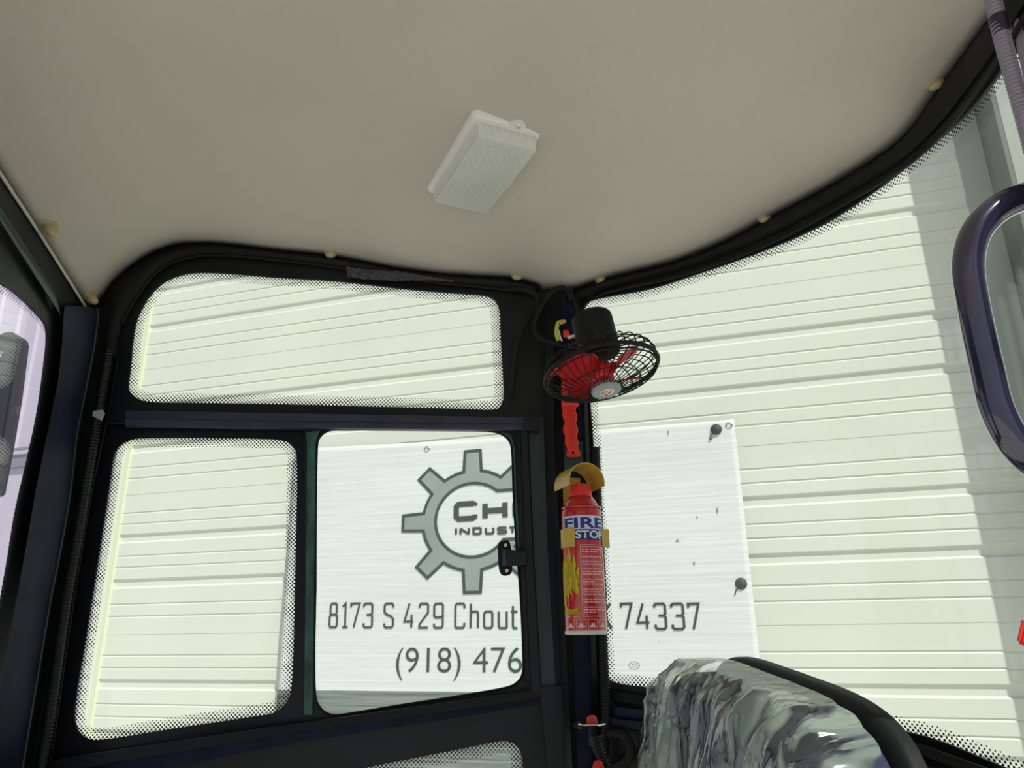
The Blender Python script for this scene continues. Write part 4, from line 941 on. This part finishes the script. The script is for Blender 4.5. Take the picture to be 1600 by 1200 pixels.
tube('white_wire', [SIDE.w(*SIDE.px(u, v, 0.058), 0.058) for u, v in [(873, 516), (875, 525), (878, 533)]], 0.0018, 'offwhite', cn, seg=8)
tube('ring_terminal', [SIDE.w(*SIDE.px(u, v, 0.058), 0.058) for u, v in [(886, 546), (890, 545), (891, 541), (888, 538)]], 0.0018, 'offwhite', cn, seg=8)
kb = SIDE.w(*SIDE.px(884.5, 522, .06), .06); bm = bmesh.new(); lathe(bm, [(.001, -.008), (.005, -.007), (.0062, 0), (.005, .007), (.001, .008)], 16, Matrix.Translation(V(kb)))
o = bm_obj('wire_cap', bm, 'red', None, True, label='red wire cap'); wparent(o, cn)

# ================================================================== hammer
hm = empty('emergency_hammer', V(SIDE.w(*SIDE.px(895, 670, .05), .05)), 'red plastic emergency hammer hanging head up under the fan', 'hammer')
k7 = lambda p: (800+p[0]/4, 420+p[1]/4)
hl = [(312, 850), (318, 880), (314, 900), (322, 930), (330, 950), (324, 975), (320, 1000), (330, 1030), (334, 1050), (330, 1075), (340, 1105), (346, 1130), (340, 1165), (380, 1172), (428, 1165), (425, 1140), (412, 1110), (418, 1080), (406, 1050), (413, 1020), (412, 990), (400, 965), (408, 935), (405, 905), (397, 880), (405, 850)]
panel('handle', SIDE, [tuple(q) for q in catmull([k7(p) for p in hl], 2, True)], [[k7((383+7*math.cos(t), 1146+9*math.sin(t))) for t in np.linspace(0, 5.5, 8)]], 0.055, 0.016, 'red', hm, bevel=0.003)
slab('handle_rib', on(SIDE, [k7((372, 870)), k7((378, 1130))], 0.058), on(SIDE, [k7((384, 870)), k7((388, 1130))], 0.058), 0.004, 'red', hm, n=6)
panel('head', SIDE, [(852, 586), (857, 578), (868, 566), (880, 562), (903, 575), (905, 632), (878, 634), (878, 585), (868, 583), (858, 592)], [], 0.060, 0.018, 'red', hm, bevel=0.003)
pc = SIDE.w(*SIDE.px(868, 573, .06), .06)
bh = panel('hammer_holder', SIDE, [(880, 690), (910, 690), (912, 735), (882, 735)], [], 0.036, 0.008, 'teal', bevel=0.001, label='dark green holder plate below the red hammer handle', category='holder'); rebase(bh)

# ================================================================== fire extinguisher
bot = at_y(916, 991, 1.29); ecx, ecy = bot[0], bot[1]; RE = 31.3/F*np.linalg.norm(bot)*0.985
def ez_(v, u=913): r = ray(u, v); return r[2]*np.hypot(ecx, ecy)/np.hypot(r[0], r[1])
zb_, zt_ = ez_(991), ez_(793); HE = zt_-zb_
face = math.atan2(-ecy, -ecx)+math.radians(8)      # direction the label faces
ext_ = empty('fire_extinguisher', V((ecx, ecy, zb_)), 'small red spray-can fire extinguisher with FIRE STOP lettering held by a mustard bracket', 'fire extinguisher', None, Matrix.Rotation(face, 3, 'Z'))
bm = bmesh.new(); lathe(bm, [(RE*.93, 0), (RE, .003), (RE, HE-.012), (RE*.98, HE-.006), (RE*.93, HE-.003), (RE*.86, HE-.001), (RE*.84, HE+.004), (RE*.7, HE+.012), (RE*.58, HE+.018), (RE*.5, HE+.02)], 64)
o = bm_obj('can', bm, 'can', ext_, True); autosmooth(o, 50)
bm = bmesh.new(); lathe(bm, [(RE*.93, -.001), (RE*1.015, 0.0), (RE*1.02, .004), (RE*1.003, .0055)], 64, None, True, False); bm_obj('bottom_rim', bm, 'offwhite', ext_, True)
bm = bmesh.new(); lathe(bm, [(RE*.985, HE-.0035), (RE*1.005, HE-.002), (RE*.99, HE), (RE*.9, HE-.001)], 64, None, False, False); bm_obj('top_rim', bm, 'can', ext_, True)
hc = ez_(757)-zt_
bm = bmesh.new(); lathe(bm, [(RE*.52, HE+.010), (RE*.60, HE+.012), (RE*.58, HE+.018), (RE*.50, HE+hc-.006), (RE*.46, HE+hc-.001), (RE*.35, HE+hc), (RE*.2, HE+hc-.002)], 40); cp_ = bm_obj('cap', bm, 'red', ext_, True); autosmooth(cp_, 45)
def wrap(me, name, m, x0, x1, z0, z1, lift=0.0005, parent=ext_, step=0.002, fit=True):
    """flat mesh (x 0..1, y 0..1) wrapped on the can; x in metres of arc, z heights"""
    bm = bmesh.new(); bm.from_mesh(me)
    for v in bm.verts: v.co.x = x0+(x1-x0)*v.co.x; v.co.y = z0+(z1-z0)*v.co.y
    xs = [v.co.x for v in bm.verts]; x = math.ceil(min(xs)/step)*step
    while x < max(xs):
        bmesh.ops.bisect_plane(bm, geom=bm.verts[:]+bm.edges[:]+bm.faces[:], plane_co=(x, 0, 0), plane_no=(1, 0, 0)); x += step
    for v in bm.verts:
        t = v.co.x/RE; v.co = Vector(((RE+lift)*math.cos(t), (RE+lift)*math.sin(t), v.co.y))
    bm.to_mesh(me); bm.free(); return link(name, me, m, parent)
def rectm(rects):
    bm = bmesh.new()
    for x0, y0, x1, y1 in rects: bm.faces.new([bm.verts.new((x, y, 0)) for x, y in ((x0, y0), (x1, y0), (x1, y1), (x0, y1))])
    me = bpy.data.meshes.new('r'); bm.to_mesh(me); bm.free(); return me
def pxz(v): return ez_(v)-zb_
full = [(0, 0, 1, 1)]
X0, X1 = -0.036, 0.034
wrap(rectm(full), 'name_plate', 'paleblue', -0.038, 0.038, pxz(830.5), pxz(809.5))
wrap(text_mesh('FIRE', 0.03), 'name_lettering', 'navy', -0.0365, 0.0365, pxz(829), pxz(812.5), 0.0010)
wrap(rectm(full), 'stop_plate', 'navy', -0.018, 0.038, pxz(847), pxz(830.5), 0.0006)
wrap(text_mesh('STOP', 0.02), 'stop_lettering', 'white', -0.0155, 0.0355, pxz(844.5), pxz(832.5), 0.0011)
fl = [(.15, 0), (.95, 0), (.95, .04), (.80, .05), (.98, .10), (.85, .09), (.62, .06), (.35, .10), (.30, .20), (.33, .28), (.50, .22), (.48, .33), (.66, .26), (.60, .40), (.80, .30), (.92, .27), (.90, .42), (.84, .34), (.98, .55), (.94, .68), (.80, .60), (.86, .72), (.78, .86), (.70, .72), (.60, .98), (.46, 1.05), (.50, .90), (.42, .80), (.38, .70), (.30, .84), (.20, .72), (.10, .78), (.12, .66), (.04, .70), (.09, .52), (.02, .58), (.05, .35), (.12, .14), (.30, .045), (.15, .04)]
me = fill2d(fl, [], 0.0002); wrap(me, 'flame_graphic', 'yellow', -0.053, -0.010, pxz(960), pxz(855), 0.0010)
bm_r = [(0, 0, .02, 1), (.98, 0, 1, 1), (0, 0, 1, .006), (0, .994, 1, 1)]; rows = 27
for i in range(rows):
    if i in (3, 5, 8, 12, 16, 20, 23): continue
    y = 0.96-i*0.035; x = 0.05; end = random.uniform(.45, .95) if i % 3 == 2 else 0.95
    while x < end-0.06:
        wl = random.uniform(.08, .2); bm_r.append((x, y, min(x+wl, end), y+.014)); x += wl+.03
wrap(rectm(bm_r), 'instruction_text', 'pinkink', -0.009, 0.036, pxz(964), pxz(854), 0.0008)
wrap(text_mesh('NET 500ml'), 'volume_lettering', 'pinkink', -0.037, -0.012, pxz(965.5), pxz(962), 0.0008)
ic = []
for i in range(4):
    a_ = i*.255; ic += [(a_, 0, a_+.22, .03), (a_, .97, a_+.22, 1), (a_, 0, a_+.012, 1), (a_+.208, 0, a_+.22, 1), (a_+.03, .22, a_+.19, .40), (a_+.07, .40, a_+.15, .62)]
wrap(rectm(ic), 'warning_symbols', 'pinkink', -0.038, 0.034, pxz(984), pxz(968), 0.0008)
# bracket
br = empty('extinguisher_bracket', V((ecx, ecy+RE+0.004, zb_+0.05)), 'mustard yellow metal bracket with a hood and two clamp ears around the extinguisher', 'bracket')
fdir = np.array([math.cos(face+math.radians(16)), math.sin(face+math.radians(16)), 0]); fsd = np.array([-fdir[1], fdir[0], 0]); upv = np.array([0, 0, 1.0]); ec = np.array([ecx, ecy, 0])
def arcslab(name, angs, r, w0, w1, z_or, th=0.0015, vertical=False, parent=br):
    bm = bmesh.new(); rows = []
    for a_ in angs:
        ca, sa = math.cos(a_), math.sin(a_); row = []
        for rr_ in (r, r+th):
            for w_ in (w0, w1):
                if vertical: p = ec+fsd*rr_*ca+upv*(z_or+rr_*sa)+fdir*w_
                else: p = ec+fdir*rr_*ca+fsd*rr_*sa+upv*w_
                row.append(bm.verts.new(V(p)))
        rows.append(row)
    for i in range(len(rows)-1):
        a, b = rows[i], rows[i+1]
        for q in ((0, 1), (1, 3), (3, 2), (2, 0)): bm.faces.new((a[q[0]], a[q[1]], b[q[1]], b[q[0]]))
    for rw in (rows[0], rows[-1]): bm.faces.new((rw[0], rw[1], rw[3], rw[2]))
    bmesh.ops.recalc_face_normals(bm, faces=bm.faces); o = bm_obj(name, bm, 'gold', None, True); autosmooth(o, 40); wparent(o, parent); return o
zh = ez_(757)
arcslab('hood', np.radians(np.linspace(-12, 192, 40)), RE*0.93, -RE*1.1, RE*0.85, zh, vertical=True)
zc0, zc1 = ez_(857), ez_(828)
arcslab('clamp_band', np.radians(np.r_[np.linspace(52, 308, 50)]), RE+.001, zc0, zc1, 0)
A_ = lambda f, s, z: ec+fdir*f+fsd*s+upv*z
for sg in (-1, 1):
    slab('clamp_ear', [A_(RE*.75, sg*(RE*.72), zc0), A_(RE*.75, sg*(RE*.72), zc1)], [A_(RE*.55, sg*(RE*1.22), zc0), A_(RE*.55, sg*(RE*1.22), zc1)], 0.0015, 'gold', br, n=4)
slab('back_plate', [A_(-RE*1.08, -RE*.5, ez_(985)), A_(-RE*1.08, -RE*.5, ez_(740))], [A_(-RE*1.08, RE*.5, ez_(985)), A_(-RE*1.08, RE*.5, ez_(740))], 0.002, 'gold', br, n=4)
tube('mounting_stud', [A_(-RE*1.08, 0, ez_(800)), A_(-RE*1.08, 0, ez_(800))+np.array([0, 0.06, 0])], 0.005, 'gold', br)

# ================================================================== hoses and belt anchor at the foot of the pillar
ho = tube('corrugated_hose', on(REAR, [(930, 700), (934, 800), (940, 920), (942, 1000), (944, 1060), (946, 1130), (943, 1170), (945, 1230)], 0.03), 0.0085, 'bconduit', None, seg=14, corr=0.0009, pitch=0.005, label='black corrugated hose running down beside the rear glass behind the extinguisher', category='hose'); rebase(ho)
ho = tube('rubber_hose', on(REAR, [(950, 1145), (975, 1150), (984, 1165), (980, 1185), (960, 1198), (940, 1205), (935, 1230)], 0.035), 0.008, 'rubber', None, label='plain black hose curling in a half loop below the rear rails', category='hose'); rebase(ho)
pb = at_y(925, 1131, 1.24)
an = empty('belt_anchor', V(pb), 'steel washer plate with a red domed cap on the corner pillar', 'anchor')
bm = bmesh.new(); lathe(bm, [(.021, -.001), (.022, 0), (.021, .0015), (.010, .002)], 32, Matrix.Translation(V(pb))); o = bm_obj('washer_plate', bm, 'chrome', None, True); autosmooth(o, 40); wparent(o, an)
bm = bmesh.new(); lathe(bm, [(.0085, 0), (.0085, .004), (.007, .009), (.004, .0115), (.0005, .0122)], 24, Matrix.Translation(V(pb))); o = bm_obj('cap', bm, 'red', None, True); wparent(o, an)
tube('stem', [pb, pb-np.array([0, 0, .03])], 0.006, 'rubber', an)
tube('bracket_arm', [pb+np.array([-.012, 0, -.002]), SIDE.w(*SIDE.px(898, 1133, .03), .025)], 0.006, 'rubber', an)
ho = tube('corrugated_hose', [at_y(u, v, 1.22) for u, v in [(931, 1150), (933, 1165), (939, 1180), (946, 1196), (952, 1225)]], 0.0075, 'bconduit', None, seg=14, corr=0.0012, pitch=0.005, label='short ribbed black hose hanging below the red capped anchor', category='hose'); rebase(ho)
pr = at_y(935, 1199, 1.2); bm = bmesh.new(); lathe(bm, [(.009, -.03), (.0085, 0), (.006, .007), (.001, .0095)], 20, Matrix.Translation(V(pr))); o = bm_obj('red_plug', bm, 'red', None, True, label='red plug at the bottom frame edge beside the short ribbed hose', category='plug'); rebase(o)

# ================================================================== seat
P1 = at_y(1108, 1010, 1.13); P2 = at_y(1440, 1134, 0.70)
sa = P2-P1; sa[2] = 0; SW = np.linalg.norm(sa); sa /= SW; sn = np.array([sa[1], -sa[0], 0])
if sn.dot(-P1) < 0: sn = -sn
ztop = (P1[2]+P2[2])/2
seat = empty('operator_seat', V(P1+sa*SW/2+np.array([0, 0, -0.7])), 'dark seat back wrapped in wrinkled clear plastic in the lower right', 'seat', None, basis(sa, sn, upv) if np.cross(sa, sn)[2] > 0 else basis(sa, -sn, -upv))
tlt = 0.12
zl_, zr_ = P1[2], P2[2]
def sp(a, z, t):      # a along width 0..1, z down from the top, t forwards
    return P1+sa*(SW*a)+np.array([0, 0, (zr_-zl_)*a])+upv*(-z)+sn*(t+tlt*z)
def seat_outline(g_=0.0):
    pts = []; hw = 0.5+g_/SW
    # rounded top, straight sides
    for k in range(0, 41):
        t = math.pi*(1-k/40); cx_ = math.copysign(abs(math.cos(t))**0.45, math.cos(t)); sy_ = abs(math.sin(t))**0.5
        pts.append((0.5+hw*cx_, 0.16-(0.16+g_)*sy_))
    return pts
def seat_body(name, g_, t0, t1, rnd, m, fold=0.0, n1=6, NH=1):
    """closed cushion: outline swept from back t0 to front t1 with rounded front edge; fold adds creases"""
    ol = seat_outline(g_); ol = [(ol[0][0], z) for z in np.linspace(0.62, 0.17, 40 if fold else 8)]+ol+[(ol[-1][0], z) for z in np.linspace(0.17, 0.62, 40 if fold else 8)]
    ol = resample(np.array(ol), 320 if fold else 90); cx_, cz_ = 0.5, 0.36
    layers = [(1, t0)]
    for k in range(n1+1): q = math.pi/2*k/n1; layers.append((1-rnd*(1-math.cos(q)), t1-rnd*SW*0.5*(1-math.sin(q))*0.9))
    NI = 80 if fold else 10
    s0 = layers[-1][0]
    for k in range(1, NI): layers.append((s0*(1-k/NI), t1+0.018*(1-(1-k/NI)**2)))
    bm = bmesh.new(); R_ = []
    for s_, t_ in layers:
        row = []
        for a_, z_ in ol:
            A2 = cx_+(a_-cx_)*s_; Z2 = cz_+(z_-cz_)*s_; p = sp(A2, Z2, t_)
            if fold:
                x = A2*SW; front = 1 if s_ < 0.97 else 0.6
                warp = 0.05*noise.noise(Vector((x*5, Z2*4, 1.7)))
                q = noise.noise(Vector(((x+warp)*25+Z2*4, Z2*3.0, 0.3))); rid = (1-abs(q)*2.2)
                q2 = noise.noise(Vector(((x-warp)*44, Z2*9, 5.3))); rid2 = 1-abs(q2)*2.4
                q3 = noise.noise(Vector((x*22, Z2*60, 8.8)))*math.exp(-Z2*18)
                d = fold*(max(rid, -0.3)*0.9+0.35*rid2+0.5*q3+0.3)
                out_ = sn*d*front+(sa*(a_-cx_)*2+upv*(-(z_-cz_))*2)*d*(0.5 if s_ > 0.9 else 0.0)*0.5
                p = p+out_
            row.append(bm.verts.new(V(p)))
        R_.append(row)
    n = len(ol)
    for i in range(len(R_)-1):
        for k in range(n-1): bm.faces.new((R_[i][k], R_[i][k+1], R_[i+1][k+1], R_[i+1][k]))
    if not fold: bm.faces.new(R_[0])
    bmesh.ops.recalc_face_normals(bm, faces=bm.faces)
    o = bm_obj(name, bm, m, None, True); wparent(o, seat)
    if not fold: autosmooth(o, 60)
    return o
seat_body('backrest', -0.012, 0.0, 0.085, 0.16, 'fabric')
seat_body('plastic_cover', 0.0, 0.012, 0.088, 0.16, 'film', fold=0.015)
seat_body('back_shell', 0.004, -0.014, 0.006, 0.05, 'shell')
bm = bmesh.new()
cpp = [sp(-0.0, .75, 0.05), sp(1.0, .75, 0.05), sp(1.0, .75, 0.50), sp(0.0, .75, 0.50)]
lo = [bm.verts.new(V(p)) for p in cpp]; hi = [bm.verts.new(V(p+upv*0.12)) for p in cpp]
bm.faces.new(lo[::-1]); bm.faces.new(hi)
for i in range(4): bm.faces.new((lo[i], lo[(i+1) % 4], hi[(i+1) % 4], hi[i]))
bmesh.ops.bevel(bm, geom=bm.edges[:], offset=0.03, segments=4, affect='EDGES'); bmesh.ops.recalc_face_normals(bm, faces=bm.faces)
o = bm_obj('seat_cushion', bm, 'fabric', None, True); wparent(o, seat)
sb_ = sp(0.5, .75, 0.27); tube('pedestal', [sb_, np.array([sb_[0], sb_[1], -1.15])], 0.09, 'shell', seat, seg=24)

# ================================================================== grab handle and hoses on the right
HY = 0.62
hd = tube('grab_handle', [at_y(u, v, HY) for u, v in [(1860, 306), (1760, 300), (1690, 296), (1640, 299), (1597, 308), (1555, 329), (1525, 363), (1513, 411), (1521, 478), (1541, 572), (1558, 640), (1586, 692), (1625, 728), (1680, 745), (1760, 748), (1860, 746)]], 0.0132, 'handle', None, seg=28, label='thick glossy purple black curved grab handle at the right edge', category='handle'); rebase(hd)
cd = empty('corrugated_hose', V(at_y(1580, 115, .60)), 'grey corrugated hose slanting down at the top right corner', 'hose')
tube('hose', [at_y(u, v, .585) for u, v in [(1520, -140), (1540, -50), (1552, 0), (1566, 60), (1582, 118), (1602, 190), (1630, 290), (1680, 420), (1735, 620), (1765, 850), (1775, 1150), (1770, 1400)]], 0.0068, 'conduit', cd, seg=20, corr=0.0006, pitch=0.0042)
tube('tape_wrap', [at_y(u, v, .585) for u, v in [(1559, 27), (1563, 40), (1567, 53)]], 0.0082, 'tape', cd, seg=20)
cd = empty('smooth_hose', V(at_y(1615, 60, .62)), 'thicker smooth grey hose behind the corrugated one at the top right corner', 'hose')
tube('hose', [at_y(u, v, .665) for u, v in [(1560, -140), (1582, -50), (1596, 0), (1606, 60), (1622, 130), (1650, 240), (1690, 380), (1735, 620), (1770, 850), (1790, 1150), (1790, 1400)]], 0.0111, 'conduit', cd, seg=20)
tube('tape_wrap', [at_y(u, v, .665) for u, v in [(1595, -6), (1599, 12), (1601, 24)]], 0.0132, 'tape', cd, seg=20)
# small red piece at the right edge
bm = bmesh.new(); pq = at_y(1606, 990, .62); box(bm, (0, 0, 0), (.012, .006, .020), Matrix.Rotation(math.radians(25), 3, 'Y'), .002)
for v in bm.verts: v.co += V(pq)
o = bm_obj('red_tag', bm, 'red', None, False, label='small red plastic tag at the right frame edge below the grab handle', category='tag'); rebase(o)
